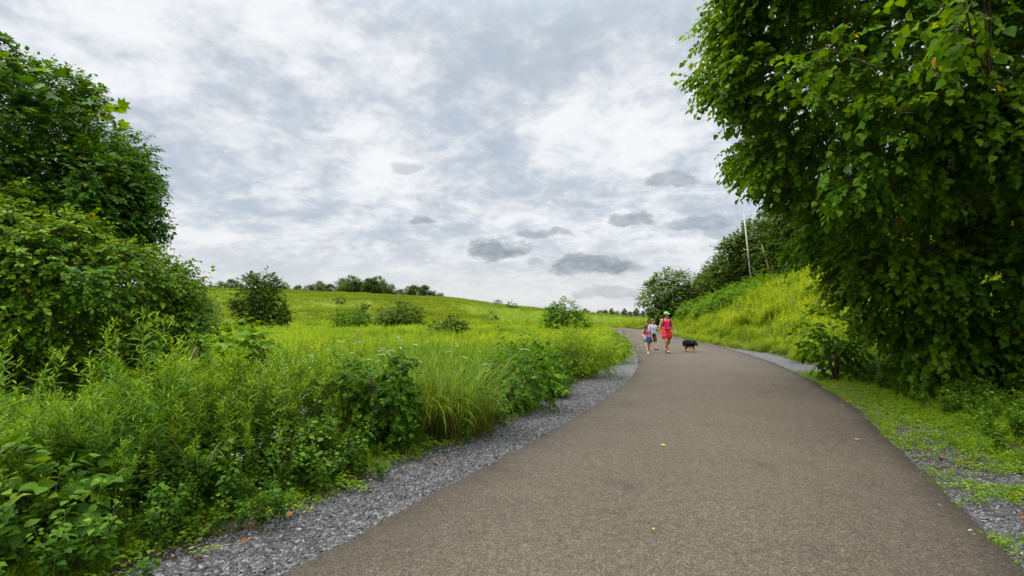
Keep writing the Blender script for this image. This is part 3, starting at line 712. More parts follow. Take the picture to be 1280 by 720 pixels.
def shrub(name, label, loc, w, d, h, mat, leaf, n, tm, seed, group=None, stems=7, cat='shrub', z0=.12):
    t = thing(name, label, cat, loc, 0, group); r = R(seed)
    st = MB(); tips = []
    for s in range(stems):
        a = r.uniform(0, 6.28); q = r.uniform(.2, .8)
        tip = np.array([math.cos(a) * w * .5 * q, math.sin(a) * d * .5 * q, h * r.uniform(.6, .9)])
        tube(st, [(0.02 * math.cos(a), .02 * math.sin(a), -.03), tip * [.45, .45, .5], tip], [.012 * h + .004, .008 * h + .003, .003], 5, .5, 0); tips.append(tip)
    st.build('stem', M['bark'], t)
    fo = MB(); crown(fo, r, [((0, 0, h * (.5 + z0 * .5)), (w * .5, d * .5, h * (.5 - z0 * .5)))], n // 5, 9, leaf * .85, leaf * 2.4, tm, clumps=max(14, int(24 * w / max(h, .3))), cr=.26 * min(w, h), fill=.4)
    fo.build('foliage', mat, t)
    return t

def crown(mb, r, ells, n, m, leaf, length, tm, clumps=40, cr=.8, fill=.2, droop=.35, hole=None, mat=0, keep=None, twig=None, tint0=.3, updir=.35):
    """n sprays of m leaves on clumps over a union of ellipsoids"""
    E = [(np.array(c, float), np.array(q, float)) for c, q in ells]
    area = np.array([(q[0] * q[1]) ** .8 + (q[0] * q[2]) ** .8 + (q[1] * q[2]) ** .8 for c, q in E]); pr = area / area.sum()
    C, OD = [], []
    tries = 0
    while len(C) < clumps and tries < clumps * 30:
        tries += 1
        k = r.choice(len(E), p=pr); c, q = E[k]
        v = nrm(r.normal(0, 1, 3)); p = c + v * q * r.uniform(.78, 1.0)
        if any(np.sum(((p - c2) / q2) ** 2) < .7 for j, (c2, q2) in enumerate(E) if j != k): continue
        C.append(p); OD.append(nrm(v / q))
    C = np.array(C); OD = np.array(OD)
    rad = cr * r.uniform(.65, 1.3, len(C)); ctint = r.normal(0, .09, len(C))
    nf = int(n * fill); ns = n - nf
    ci = r.choice(len(C), ns, p=rad ** 2 / np.sum(rad ** 2))
    v = nrm(r.normal(0, 1, (ns, 3)) + OD[ci] * .9)
    P = C[ci] + v * (rad[ci] * r.uniform(.45, 1.0, ns))[:, None]; D = nrm(v * .8 + OD[ci] * .5); T = ctint[ci]
    if nf:
        k = r.choice(len(E), nf, p=pr); cc = np.array([E[i][0] for i in k]); qq = np.array([E[i][1] for i in k])
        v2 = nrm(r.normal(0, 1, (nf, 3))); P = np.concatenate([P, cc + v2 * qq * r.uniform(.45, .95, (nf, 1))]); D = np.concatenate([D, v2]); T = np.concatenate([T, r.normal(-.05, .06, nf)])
    if keep is not None:
        kk = keep(P, r); P, D, T = P[kk], D[kk], T[kk]
    if hole is not None:
        kk = np.ones(len(P), bool)
        for (hc, hr) in hole: kk &= np.sum(((P - np.array(hc)) / np.array(hr)) ** 2, 1) > 1
        P, D, T = P[kk], D[kk], T[kk]
    n = len(P)
    tw = nrm(D + r.normal(0, .35, (n, 3)) + np.array([0, 0, -droop])); side = nrm(np.cross(tw, np.array([0, 0, 1.]) + r.normal(0, .2, (n, 3))))
    f = (np.arange(m) + .6) / m; Ls = length * r.uniform(.6, 1.25, n)
    sag = np.array([0, 0, -1.]) * (droop * .5)
    Pl = P[:, None] + tw[:, None] * (f[None, :, None] * Ls[:, None, None]) + sag * (f[None, :, None] ** 2 * Ls[:, None, None])
    sg = np.where(np.arange(m) % 2, 1., -1.)[None, :, None]
    sg[:, -1] = 0
    Dl = tw[:, None] * r.uniform(.35, .9, (n, m, 1)) + side[:, None] * sg + r.normal(0, .3, (n, m, 3)) + np.array([0, 0, -droop])
    Nl = np.array([0, 0, 1.]) * (updir + .45) + D[:, None] * .5 + r.normal(0, .38, (n, m, 3))
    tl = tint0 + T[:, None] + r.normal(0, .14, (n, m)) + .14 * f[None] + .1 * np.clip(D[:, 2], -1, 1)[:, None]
    sz = leaf * r.uniform(.6, 1.25, (n, m))
    leaves(mb, Pl.reshape(-1, 3), Dl.reshape(-1, 3), Nl.reshape(-1, 3), sz.ravel(), np.where(r.uniform(0, 1, n * m) < .004, 1., np.clip(tl, 0, .9).ravel()), tm, mat)
    if twig is not None:
        for i in range(0, n, 3):
            q = np.stack([P[i] - tw[i] * Ls[i] * .6, P[i], Pl[i, m // 2], Pl[i, -1]])
            tube(twig, q, [.006, .005, .004, .002], 3, .5, 0, False)
    return C, OD

# tall plume grass
t = thing('plume_grass', 'big clump of tall arching grass with pale drooping plumes at the gravel edge', 'grass clump', at(-1.1, 6.55)); r = R(201)
mb = MB(); n = 760
a = r.uniform(0, 6.28, n); q = np.sqrt(r.uniform(0, 1, n)); P = np.stack([q * np.cos(a) * .86, q * np.sin(a) * .42, 0 * q], 1)
hb = r.uniform(.6, 1.5, n)
blades(mb, P, a + r.normal(0, .9, n), hb, np.abs(r.normal(.16, .17, n)), r.uniform(.008, .022, n), .45 + r.normal(0, .2, n), r.uniform(.2, 1.7, n), 8, 0, tip_t=.7)
n = 90; a = r.uniform(0, 6.28, n); q = np.sqrt(r.uniform(0, 1, n)); P = np.stack([q * np.cos(a) * .88, q * np.sin(a) * .42, 0 * q], 1)
blades(mb, P, a, r.uniform(.4, .8, n), np.abs(r.normal(.4, .2, n)), .012, 0.02, .8, 4, 0, tip_t=0)
mb.build('blade', M['tallgrass'], t)
for k in range(38):
    mb = MB(); a = r.choice([pi * r.uniform(.75, 1.25), r.uniform(0, 6.28)], p=[.6, .4]); b = np.array([r.normal(-.15, .45), r.normal(0, .2), 0]); hh = r.uniform(1.0, 1.4)
    f = np.linspace(0, 1, 9); lean = r.uniform(.1, .55)
    c = np.stack([b[0] + math.cos(a) * lean * f ** 2.2 * hh, b[1] + math.sin(a) * lean * f ** 2.2 * hh, hh * (f - .14 * f ** 4)], 1)
    tube(mb, c, .003 * (1 - .5 * f), 3, .5, 0, False)
    e = nrm(c[-1] - c[-2]); g = np.linspace(0, 1, 6); hd = np.array([math.cos(a), math.sin(a), 0])
    pl = c[-1] + e * (g * r.uniform(.09, .16))[:, None] + np.stack([hd[0] * .05 * g ** 2, hd[1] * .05 * g ** 2, -.07 * g ** 2], 1)
    tube(mb, pl, [.003, .006, .0075, .007, .005, .002], 5, .5, 1)
    mb.build('plume', [M['stem'], M['plume']], t)

def plant(name, label, cat, loc, mb, mats, leafname='foliage'):
    t = thing(name, label, cat, loc); mb.build(leafname, mats, t); return t
r = R(202)
shrub('broadleaf_bush', 'dark green broadleaf bush left of the tall plume grass', at(-1.5, 5.75), 0.75, .6, 1.0, M['shrub'], .07, 1300, HEART, 210)
shrub('leafy_bush', 'upright mid green bush right of the tall plume grass', at(.05, 8.3), 1.1, .9, 1.12, M['shrub'], .075, 1500, OVAL, 211)
shrub('leafy_bush', 'rounded bright green bush where the gravel narrows beyond the plume grass', at(1.6, 13.2), 2.0, 1.5, 1.0, M['bank'], .15, 3600, NARROW, 212)
shrub('leafy_bush', 'small bright bush touching the gravel beside the upright green bush', at(.62, 9.9), .7, .6, .85, M['sumac'], .10, 700, HEART, 213)
shrub('leafy_bush', 'loose green bush behind the plume grass among meadow weeds', at(.2, 11.2), 1.1, .9, .85, M['shrub'], .08, 1700, OVAL, 214)
shrub('leafy_bush', 'pale green bush at the bend of the path next to brown stems', at(3.3, 17.2), 1.6, 1.3, 0.75, M['meadow'], .14, 2200, NARROW, 215)
shrub('sapling', 'yellow green sapling with large leaves beside the vine covered mound', at(-4.0, 7.0), 1.0, .8, 1.2, M['sumac'], .12, 1000, LOBED, 216, cat='sapling')
shrub('broadleaf_bush', 'low broad leaved plant with drooping oval leaves beside the gravel', at(-3.1, 3.35), .8, .6, .62, M['weed_dark'], .10, 420, HEART, 217)
# rust-brown dock stalk, straws with seed heads, blue-green thistle leaves
t = thing('dock_stalk', 'dark rust brown dried seed stalk standing among green weeds', 'dry plant', at(-2.72, 3.75))
for k, (ax, hh) in enumerate([(.0, .62), (.07, .5), (-.06, .45)]):
    mb = MB(); tube(mb, [(ax * .3, 0, 0), (ax, .01, hh)], [.006, .003], 4, .5, 0); n = 170; f = r.uniform(.3, 1, n); a = r.uniform(0, 6.28, n)
    P = np.stack([ax * (.3 + .7 * f) + .018 * np.cos(a), .018 * np.sin(a), hh * f], 1)
    leaves(mb, P, r.normal(0, 1, (n, 3)), r.normal(0, 1, (n, 3)), .022, .5, RHOMB, 0); mb.build('seed_head', M['rust'], t)
for k, (x0, y0, dxx, hh, lab) in enumerate([(-3.05, 4.1, .42, 1.15, 'thin straw coloured stem leaning right with a small seed head'), (-3.7, 4.6, .06, 1.2, 'short upright reddish dry stem in front of the dark hollow')]):
    t = thing('dry_stem', lab, 'dry plant', at(x0, y0)); mb = MB()
    tube(mb, [(0, 0, 0), (dxx * .45, 0, hh * .55), (dxx, 0, hh)], [.005, .004, .002], 4, .5, 0); mb.build('stem', M['straw'], t)
    mb = MB(); tube(mb, [(dxx, 0, hh - .02), (dxx * 1.03, 0, hh + .03), (dxx * 1.08, 0, hh + .09)], [.003, .012, .003], 6, .5, 0); mb.build('seed_head', M['straw'], t)
t = thing('silvery_grass', 'pale blue green arching grass blades beside the rust brown stalk', 'grass clump', at(-2.45, 3.9)); mb = MB(); n = 13
M['silver'] = leafmat('silvery_blade', (.08, .14, .05), (.13, .2, .08), (.2, .27, .13))
blades(mb, r.normal(0, .04, (n, 3)) * [1, 1, 0], r.uniform(0, 6.28, n), r.uniform(.6, 1.0, n), .25, .013, .5 + r.normal(0, .15, n), r.uniform(.5, 1.1, n), 7, 0); mb.build('blade', M['silver'], t)
n = 12
for k in range(n):
    xs, ys = r.uniform(-2.4, .6), 0; ys = float(np.interp(xs, [-2.4, .6], [3.6, 9])) + r.uniform(.3, 1.0)
    t = bpy.data.objects.new('straw_stalk', strw[k % 2].data); COL.objects.link(t); t.location = at(xs - .3, ys); t.rotation_euler = (0, 0, r.uniform(0, 6.28)); t.scale = (r.uniform(.8, 1.2),) * 3
    tag(t, 'dry straw coloured stalks poking out of the weeds near the gravel', 'dry plant', 'dry straw stalks along the weedy edge')

# ------------------------------------------------------------------ big trees
def limbs(mb, base, targets, r, r0=.16, forks=1):
    base = np.array(base, float)
    for tq in targets:
        tq = np.array(tq, float); mid = base + (tq - base) * .5 + r.normal(0, .25, 3) + np.array([0, 0, .35])
        f = np.linspace(0, 1, 8)[:, None]
        c = base * (1 - f) ** 2 + 2 * mid * f * (1 - f) + tq * f ** 2
        c[1:-1] += r.normal(0, .04, (6, 3))
        tube(mb, c, r0 * (1 - .85 * f[:, 0]), 6, .5, 0)

r = R(301); bx, by = 10.2, 11.3
t = thing('overhanging_tree', 'huge dark green leafy tree overhanging the right edge of the path', 'tree', at(bx, by))
LEN = lambda p: p
off = np.array(at(bx, by))
ells = [((10.55, 9.7, 5.6), (5.5, 3.6, 4.8)), ((12.8, 8.7, 7.0), (5.6, 3.7, 4.8)), ((6.6, 8.7, 5.95), (2.65, 2.0, 2.75)), ((6.3, 8.0, 8.0), (2.2, 1.8, 2.2)), ((9.6, 9.9, 2.3), (2.7, 2.0, 2.0))]
ells = [(np.array(c) - off, q) for c, q in ells]
def keepR(P, r):
    W = P + off
    return (W[:, 2] > .25) & (W[:, 1] > 3.0)
trunk = MB()
tube(trunk, [(0, 0, -.1), (.05, -.05, 1.2), (-.1, -.1, 2.6), (-.3, -.3, 4.2), (-.2, -.5, 7.)], [.30, .24, .21, .17, .08], 10, .5, 0)
fo = MB(); tw = MB()
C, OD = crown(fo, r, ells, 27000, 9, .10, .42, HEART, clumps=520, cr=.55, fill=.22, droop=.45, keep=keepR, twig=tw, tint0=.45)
sel = r.choice(len(C), 60, replace=False)
for k in sel:
    b = np.array([(-.1, -.1, 2.2), (-.25, -.25, 3.6), (-.2, -.4, 5.4), (0, 0, 1.4)][r.choice(4)])
    limbs(trunk, b, [C[k]], r, .06)
# near spray of big leaves hanging in from the upper right
near_c = np.array([(3.75, 4.0, 4.35), (4.25, 4.3, 4.35), (4.6, 4.6, 4.6), (4.05, 6.2, 5.0), (5.3, 6.6, 4.3)]) - off
for c in near_c:
    crown(fo, r, [(c, (.32, .3, .22))], 11, 7, .10, .34, HEART, clumps=4, cr=.2, fill=0, droop=.35, twig=tw, tint0=.55)
    tube(tw, [c, c * .5 + np.array([-1.2, -2.2, 4.2]) * .5 + np.array([0, 0, .5]), np.array([-.6, -1.0, 4.8])], [.006, .02, .035], 5)
trunk.build('trunk', M['bark'], t); tw.build('twigs', M['bark'], t); fo.build('crown', M['treeleaf'], t)

r = R(302)
t = thing('broadleaf_tree', 'dense broadleaf tree rising behind the vine covered mound', 'tree', at(-10.6, 10.4)); off = np.array(at(-10.6, 10.4))
ells = [(np.array((-11.2, 10.2, 4.45)) - off, (3.0, 2.7, 2.25)), (np.array((-12.8, 9.8, 5.1)) - off, (2.8, 2.7, 2.45)), (np.array((-9.05, 9.9, 3.75)) - off, (1.25, 1.4, 1.15))]
trunk = MB(); tube(trunk, [(0, 0, -.1), (.1, 0, 1.5), (0, .1, 3), (-.1, 0, 5)], [.2, .16, .13, .06], 8)
fo = MB(); tw = MB()
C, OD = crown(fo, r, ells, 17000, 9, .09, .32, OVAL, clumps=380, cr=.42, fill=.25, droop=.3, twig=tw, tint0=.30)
for k in r.choice(len(C), 30, replace=False): limbs(trunk, (0, 0, r.uniform(1.3, 3.5)), [C[k]], r, .045)
for c in [(-10.1, 9.2, 6.75), (-10.7, 9.0, 7.2), (-9.3, 9.2, 6.1), (-8.4, 9.4, 5.5), (-10.4, 8.6, 6.4), (-11.2, 8.8, 7.4)]:
    crown(fo, r, [(np.array(c) - off, (.3, .3, .25))], 8, 6, .21, .5, LOBED, clumps=4, cr=.2, fill=0, droop=.2, twig=tw, tint0=.45)
    limbs(trunk, (-.2, -.2, 4.2), [np.array(c) - off], r, .03)
trunk.build('trunk', M['bark'], t); tw.build('twigs', M['bark'], t); fo.build('crown', M['vineleaf'], t)

r = R(303)
t = thing('vine_mound', 'large rounded bush smothered in glossy vines with a dark hollow beneath', 'bush', at(-9.6, 9.4)); off = np.array(at(-9.6, 9.4))
ells = [(np.array(c) - off, q) for c, q in [((-9.9, 9.4, 1.5), (3.8, 2.7, 1.8)), ((-7.7, 9.2, 1.3), (1.65, 1.6, 1.45)), ((-12.5, 8.8, 1.8), (3, 2.6, 2.1)), ((-9.3, 8.3, 2.3), (2.3, 1.6, 1.15)), ((-7.5, 8.6, 1.9), (1.3, 1.2, 1.0))]]
trunk = MB()
fo = MB(); tw = MB()
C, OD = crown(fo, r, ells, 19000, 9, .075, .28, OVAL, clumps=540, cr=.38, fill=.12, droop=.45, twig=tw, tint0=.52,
              hole=[((-8.35 - off[0], 6.9 - off[1], .75 - off[2]), (1.5, 1.5, .8)), ((-10.5 - off[0], 7.2 - off[1], .6 - off[2]), (1.6, 1.7, .85))])
for k in r.choice(len(C), 36, replace=False): limbs(trunk, (r.normal(0, .5), r.normal(0, .4), 0), [C[k]], r, .04)
crown(fo, r, [(np.array((-5.8, 9.2, 1.9)) - off, (.3, .25, .1))], 6, 6, .085, .4, OVAL, clumps=4, cr=.2, fill=0, droop=.1, twig=tw, tint0=.4)
trunk.build('trunk', M['bark'], t); tw.build('twigs', M['bark'], t); fo.build('crown', M['vineleaf'], t)

# ------------------------------------------------------------------ mid and far trees
def small_tree(name, label, loc, w, h, mat, seed, leaf, n, cat='tree', group=None, z0=.18, shape=None, clumps=40, cr=None, rz=0):
    t = thing(name, label, cat, loc, rz, group); r = R(seed)
    tr = MB(); tube(tr, [(0, 0, -.3), (0.01 * w, 0, h * .3), (0, 0.01 * w, h * .75)], [.03 * h, .022 * h, .006 * h], 6)
    es = shape(w, h) if shape else [((0, 0, h * (.5 + z0 / 2)), (w / 2, w / 2, h * (.5 - z0 / 2)))]
    fo = MB(); C, OD = crown(fo, r, es, n // 3, 6, leaf, leaf * 2.4, RHOMB, clumps=clumps, cr=cr or .2 * w, fill=.15, droop=.2)
    for k in r.choice(len(C), min(12, len(C)), replace=False): limbs(tr, (0, 0, h * r.uniform(.2, .5)), [C[k]], r, .012 * h)
    tr.build('trunk', M['bark'], t); fo.build('crown', mat, t); return t
cone = lambda w, h: [((0, 0, h * .36), (w * .46, w * .46, h * .30)), ((0, 0, h * .58), (w * .40, w * .40, h * .28)), ((0, 0, h * .76), (w * .28, w * .28, h * .22))]
rnd2 = lambda w, h: [((0, 0, h * .62), (w * .38, w * .38, h * .37)), ((-w * .2, 0, h * .5), (w * .3, w * .3, h * .28)), ((w * .2, .1 * w, h * .48), (w * .3, w * .3, h * .28))]
small_tree('field_tree', 'dark upright tree alone in the open meadow', at(-22.9, 45), 4.1, 5.0, M['woodleaf'], 401, .26, 3600, shape=cone, z0=.1, clumps=60, cr=.7)
small_tree('field_tree', 'small round green tree near the left edge of the path', at(4.4, 40.5), 2.9, 2.6, M['treeleaf'], 402, .2, 1800, shape=rnd2, clumps=36, cr=.5)
shrub('field_shrub', 'wide dark green bush in the middle of the meadow', at(-11.3, 50), 4.5, 3.5, 2.4, M['woodleaf'], .24, 3200, RHOMB, 411)
shrub('field_shrub', 'smaller olive bush left of the wide dark one', at(-16.0, 49), 2.9, 2.4, 2.2, M['shrub'], .2, 1700, RHOMB, 412)
shrub('field_shrub', 'low dark bush nearest the path in the meadow, two clumps wide', at(-4.0, 31.5), 2.2, 1.6, 1.25, M['woodleaf'], .17, 1700, RHOMB, 413)
for k, (px_, dist, w_, h_, lab) in enumerate([(600, 130, 2.2, 2.0, 'small dark bush halfway up the far hill'), (613, 92, 2.4, 1.5, 'little round bush on the lower hill slope'), (640, 150, 3.2, 1.6, 'flat dark bush near the right end of the hill crest'), (622, 165, 2.2, 1.5, 'tiny bush just left of the flat dark one on the crest'), (424, 120, 2.4, 1.9, 'lone bush on the hill above the olive bush'), (451, 60, 2.0, 2.2, 'thin olive bush between the upright tree and wide bush'), (712, 70, 3.0, 1.6, 'dark bush behind the small round tree')]):
    xq = (px_ - 640) / 620 * dist
    shrub('hill_shrub', lab, at(xq, dist), w_, w_ * .8, h_, M['woodleaf'], .3, 420, RHOMB, 420 + k)

# prototypes for repeated trees
def far_tree(seed, w, h, mat, n, leaf, shape): return small_tree('wood_tree', 'x', (0, 0, 0), w, h, mat, seed, leaf, n, shape=shape, clumps=46, cr=.17 * w)
PRO = [far_tree(500, 7, 9, M['woodleaf'], 4200, .42, rnd2), far_tree(501, 5.5, 10, M['woodleaf'], 4200, .40, cone), far_tree(502, 8, 8.5, M['woodleaf'], 4600, .42, rnd2), far_tree(503, 5, 7, M['woodleaf'], 3200, .38, None)]
used = [False] * 4
def put(k, loc, s, sz, rz, name, label, group):
    o = PRO[k] if not used[k] else copy_tree(PRO[k]); used[k] = True
    o.name = name; o.location = loc; o.scale = (s, s, s * sz); o.rotation_euler = (0, 0, rz); tag(o, label, 'tree', group)
r = R(77)
# crest of the hill
for px_, hpx in [(262, 8), (275, 9), (289, 10), (300, 9), (357, 9), (372, 9), (385, 10), (398, 14), (412, 11), (428, 18), (438, 20), (452, 16), (463, 19), (474, 20), (486, 14), (499, 9), (510, 12), (519, 16), (530, 13), (541, 10), (550, 8)]:
    dist = r.uniform(205, 225); xq = (px_ - 640) / 620 * dist
    hm = (hpx + 2) / 620 * dist; k = r.choice([0, 2, 3]); ph = [9, 10, 8.5, 7][k]
    put(k, at(xq, dist, -.8), (hm + .8) / ph * 1.0, r.uniform(.85, 1.05), r.uniform(0, 6.28), 'crest_tree', 'small dark tree in the row along the crest of the hill', 'trees on the hill crest')
for px_ in [732, 741, 750, 757, 765, 772, 780, 787, 795, 803, 811]:
    dist = r.uniform(190, 260); xq = (px_ - 640) / 620 * dist; k = r.choice([0, 1, 2, 3]); ph = [9, 10, 8.5, 7][k]
    hm = r.uniform(8, 13) / 620 * dist + 1.5 - float(H(xq, dist))
    put(k, at(xq, dist, -.5), hm / ph, 1, r.uniform(0, 6.28), 'distant_tree', 'distant tree low on the horizon beyond the end of the path', 'trees beyond the path end')
# the big tree at the foot of the wood
small_tree('roadside_tree', 'broad spreading tree standing apart at the foot of the wooded hill', at(22.2, 70), 7.2, 7.2, M['woodleaf'], 430, .36, 5200, shape=rnd2, clumps=60, cr=1.0)
# wooded hill
pts = []
tries = 0
while len(pts) < 105 and tries < 9000:
    tries += 1
    yq = r.uniform(40, 118); uq = r.uniform(12.5, 46); xq = float(XR(yq)) + uq if yq < 60 else 17.2 + .27 * (yq - 60) + uq
    if yq > 66 and xq / yq < .385: continue
    if abs(xq) > 1.05 * yq + 3 or xq / yq > 1.02: continue
    if xq / yq < .40 and yq < 72: continue
    if any((xq - a) ** 2 + (yq - b) ** 2 < 3.3 ** 2 for a, b in pts): continue
    if (xq - 29) ** 2 + (yq - 60) ** 2 < 9 or (28 < xq * 60 / yq < 31.2 and yq < 61): continue
    pts.append((xq, yq))
for xq, yq in pts:
    k = r.choice(4, p=[.35, .25, .3, .1]); s = r.uniform(.7, 1.0)
    put(k, at(xq, yq, -.3), s, r.uniform(.9, 1.1), r.uniform(0, 6.28), 'wood_tree', 'dark green tree packed among others on the wooded hill', 'trees of the wooded hill')
# shrubs at the foot of the wood
spots = [(868, 383, 48), (884, 376, 46), (897, 370, 44), (907, 364, 42), (920, 359, 42), (938, 352, 44), (952, 350, 44), (905, 380, 36), (926, 370, 35), (945, 360, 37), (962, 352, 38), (978, 350, 36), (890, 383, 40), (916, 372, 39), (858, 390, 55), (990, 362, 30), (968, 362, 33)]
src = None
labs = 'rounded light green shrub in the band below the wooded hill'
for k, (px_, py_, dist) in enumerate(spots):
    dist = dist + 9
    xq = (px_ - 640) / 620 * dist; ztop = 1.5 + (398 - py_) / 620 * dist; hh = max(1.2, ztop - float(H(xq, dist)) + .4)
    if src is None or k % 3 == 0 and len(src) < 4:
        o = shrub('slope_shrub', labs, at(xq, dist), 3.4, 2.8, 1.9, M['sumac'], .2, 2600, RHOMB, 600 + k, 'light green shrubs below the wood')
        src = (src or []) + [o]
    else:
        o = copy_tree(src[k % len(src)])
    s = min(max(hh / 1.9, .55), 1.05); o.location = at(xq, dist, -.1); o.scale = (s, s, s); o.rotation_euler = (0, 0, r.uniform(0, 6.28))
# right edge plants
t = thing('bright_grass_mound', 'soft bright green grass mound at the edge of the right gravel', 'grass clump', at(10.35, 17.2)); mb = MB()
n = 700; a = r.uniform(0, 6.28, n); q = np.sqrt(r.uniform(0, 1, n)); P = np.stack([q * np.cos(a) * .75, q * np.sin(a) * .5, 0 * q], 1)
blades(mb, P, a, r.uniform(.3, .62, n) * (1.1 - .4 * q), np.abs(r.normal(.3, .2, n)), .018, .5 + r.normal(0, .15, n), .7, 4); mb.build('blade', M['bank'], t)
shrub('sapling', 'slender dark sapling between the gravel and the overhanging tree', at(7.9, 12.2), 1.2, 1.0, 1.7, M['treeleaf'], .105, 900, HEART, 650, cat='sapling')
shrub('sapling', 'leafy sapling in the shade below the overhanging tree', at(8.7, 9.6), 1.6, 1.2, 1.25, M['treeleaf'], .105, 1200, HEART, 651, cat='sapling')
shrub('broadleaf_bush', 'dark broad leaved bush at the right edge under the tree', at(9.3, 8.3), 1.6, 1.2, 1.1, M['treeleaf'], .105, 1200, HEART, 652)

# fallen leaves on the path
r = R(88); lp = []
for (px_, py_, s, lab) in [(693, 591, .05, 'tiny pale leaf lying on the left half of the path'), (826, 557, .075, 'yellow leaf lying on the middle of the path'), (963, 481, .09, 'yellow leaf farthest up the path near the right edge'), (1021, 492, .09, 'orange leaf near the right edge where the gravel ends'), (1047, 539, .07, 'brown orange leaf by the right edge, leftmost of a close pair'), (1064, 547, .075, 'orange leaf by the right edge, rightmost of a close pair'), (1065, 526, .1, 'green leaf lying on the right edge of the path'), (1034, 535, .05, 'tiny tan leaf left of the brown orange pair'), (812, 660, .035, 'small rust speck of a leaf low on the path'), (942, 462, .08, 'pale leaf on the path just before the right gravel')]:
    dist = 1.46 * 620 / (py_ - 398); xq = (px_ - 640) / 620 * dist
    wl = XL(dist); wr = XR(dist); f = np.clip((xq - wl) / (wr - wl), 0.01, .99); z = .012 + .05 * (1 - (2 * f - 1) ** 2) + .006
    mb = MB(); leaves(mb, [(0, -.5 * s, .012)], [(0, 1, .1)], [(.25, .1, 1)], s, r.uniform(.2, .8), OVAL)
    o = mb.build('fallen_leaf', M['treeleaf'] if 'green' in lab else M['yleaf']); o.scale = (.75,) * 3; o.location = (xq, dist, float(z)); o.rotation_euler = (0, 0, r.uniform(0, 6.28)); tag(o, lab, 'leaf')

# ------------------------------------------------------------------ people and the dog
def sph(mb, c, q, n=14, m=9, mat=0):
    th = np.linspace(0, pi, m + 2)[1:-1]; ph = np.arange(n) * 2 * pi / n
    V = np.stack([np.sin(th)[:, None] * np.cos(ph), np.sin(th)[:, None] * np.sin(ph), np.cos(th)[:, None] * np.ones(n)], -1).reshape(-1, 3)
    V = np.concatenate([V, [(0, 0, 1), (0, 0, -1)]]) * np.asarray(q) + np.asarray(c)
    i = np.arange(m - 1)[:, None] * n + np.arange(n)[None]; j = np.arange(m - 1)[:, None] * n + (np.arange(n)[None] + 1) % n
    F = np.stack([i, i + n, j + n, j], -1).reshape(-1, 4); a = np.arange(n); b = (a + 1) % n; k = n * m
    mb.add(V, [F, np.stack([np.full(n, k), a, b], 1), np.stack([np.full(n, k + 1), b + n * (m - 1), a + n * (m - 1)], 1)], .5, mat)
def cap(mb, p, q, r0, r1):
    """a tapering limb with rounded ends"""
    p = np.asarray(p, float); q = np.asarray(q, float); d = nrm(q - p)
    f = np.sin(np.linspace(-pi / 2, 0, 4))[1:]; 
    pts = [p + d * r0 * a for a in f] + [q + d * r1 * -a for a in f[::-1]]
    rad = [r0 * math.sqrt(max(1 - a * a, .02)) for a in f] + [r1 * math.sqrt(max(1 - a * a, .02)) for a in f[::-1]]
    tube(mb, pts, rad, 10)
def chain(mb, pts, rad):
    for a, b, r0, r1 in zip(pts[:-1], pts[1:], rad[:-1], rad[1:]): cap(mb, a, b, r0, r1)
def voxel(mb, name, mat, parent, vox=.009, smooth=4, fur=0):
    o = mb.build('tmp_body', mat)
    m = o.modifiers.new('r', 'REMESH'); m.mode = 'VOXEL'; m.voxel_size = vox
    s = o.modifiers.new('s', 'SMOOTH'); s.iterations = smooth; s.factor = .5
    if fur:
        tx = bpy.data.textures.new('fur', 'CLOUDS'); tx.noise_scale = .05
        dm = o.modifiers.new('d', 'DISPLACE'); dm.texture = tx; dm.strength = fur; dm.mid_level = .5
    dg = bpy.context.evaluated_depsgraph_get()
    me = bpy.data.meshes.new_from_object(o.evaluated_get(dg))
    bpy.data.objects.remove(o)
    me.polygons.foreach_set('use_smooth', np.ones(len(me.polygons), bool)); me.name = name
    f = bpy.data.objects.new(name, me); COL.objects.link(f); f.parent = parent
    return f
def hand(mb, wrist, d, side, s=1.0):
    """palm, four bent fingers and a thumb"""
    w = np.asarray(wrist, float); d = nrm(d); sd = nrm(np.asarray(side, float) - d * np.dot(side, d)); nn = np.cross(d, sd)
    cap(mb, w, w + d * .075 * s, .024 * s, .03 * s)
    for k, (o, ln) in enumerate([(-.027, .062), (-.009, .074), (.009, .07), (.026, .054)]):
        a = w + d * .08 * s + sd * o * s; b = a + (d * .8 + nn * .35) * ln * .5 * s; c = b + (d * .35 + nn * .8) * ln * .5 * s
        chain(mb, [a, b, c], [.0095 * s, .0088 * s, .0078 * s])
    a = w + d * .03 * s - sd * .026 * s; b = a + nrm(d * .6 - sd * .7 + nn * .2) * .045 * s; chain(mb, [a, b, b + nrm(d + nn * .4) * .03 * s], [.012 * s, .0105 * s, .009 * s])
def head(mb, c, h, turn, tilt=0):
    """skull, jaw, nose, ears facing 'turn' (radians from -Y towards +X)"""
    c = np.asarray(c, float); f = np.array([math.sin(turn), -math.cos(turn), 0]); s = np.array([math.cos(turn), math.sin(turn), 0]); u = np.array([0, 0, 1.])
    sph(mb, c + u * .08 * h - f * .05 * h, (.36 * h, .40 * h, .42 * h)); cap(mb, c + f * .12 * h - u * .05 * h, c + f * .16 * h - u * .32 * h, .28 * h, .17 * h)
    cap(mb, c + f * .36 * h + u * .06 * h, c + f * .47 * h - u * .07 * h, .045 * h, .07 * h)
    for q in (-1, 1): sph(mb, c + s * q * .36 * h - u * .02 * h, (.06 * h, .09 * h, .13 * h), 8, 5)
    return f, s, u
def face(parent, c, h, f, s, u):
    for q in (-1, 1):
        mb = MB(); sph(mb, c + f * .335 * h + s * q * .15 * h + u * .04 * h, (.05 * h, .05 * h, .035 * h), 8, 5); mb.build('eye', M['eye'], parent)
    mb = MB(); p = c + f * .335 * h - u * .2 * h; cap(mb, p - s * .09 * h, p + s * .09 * h, .03 * h, .03 * h); mb.build('mouth', M['lip'], parent, smooth=True)
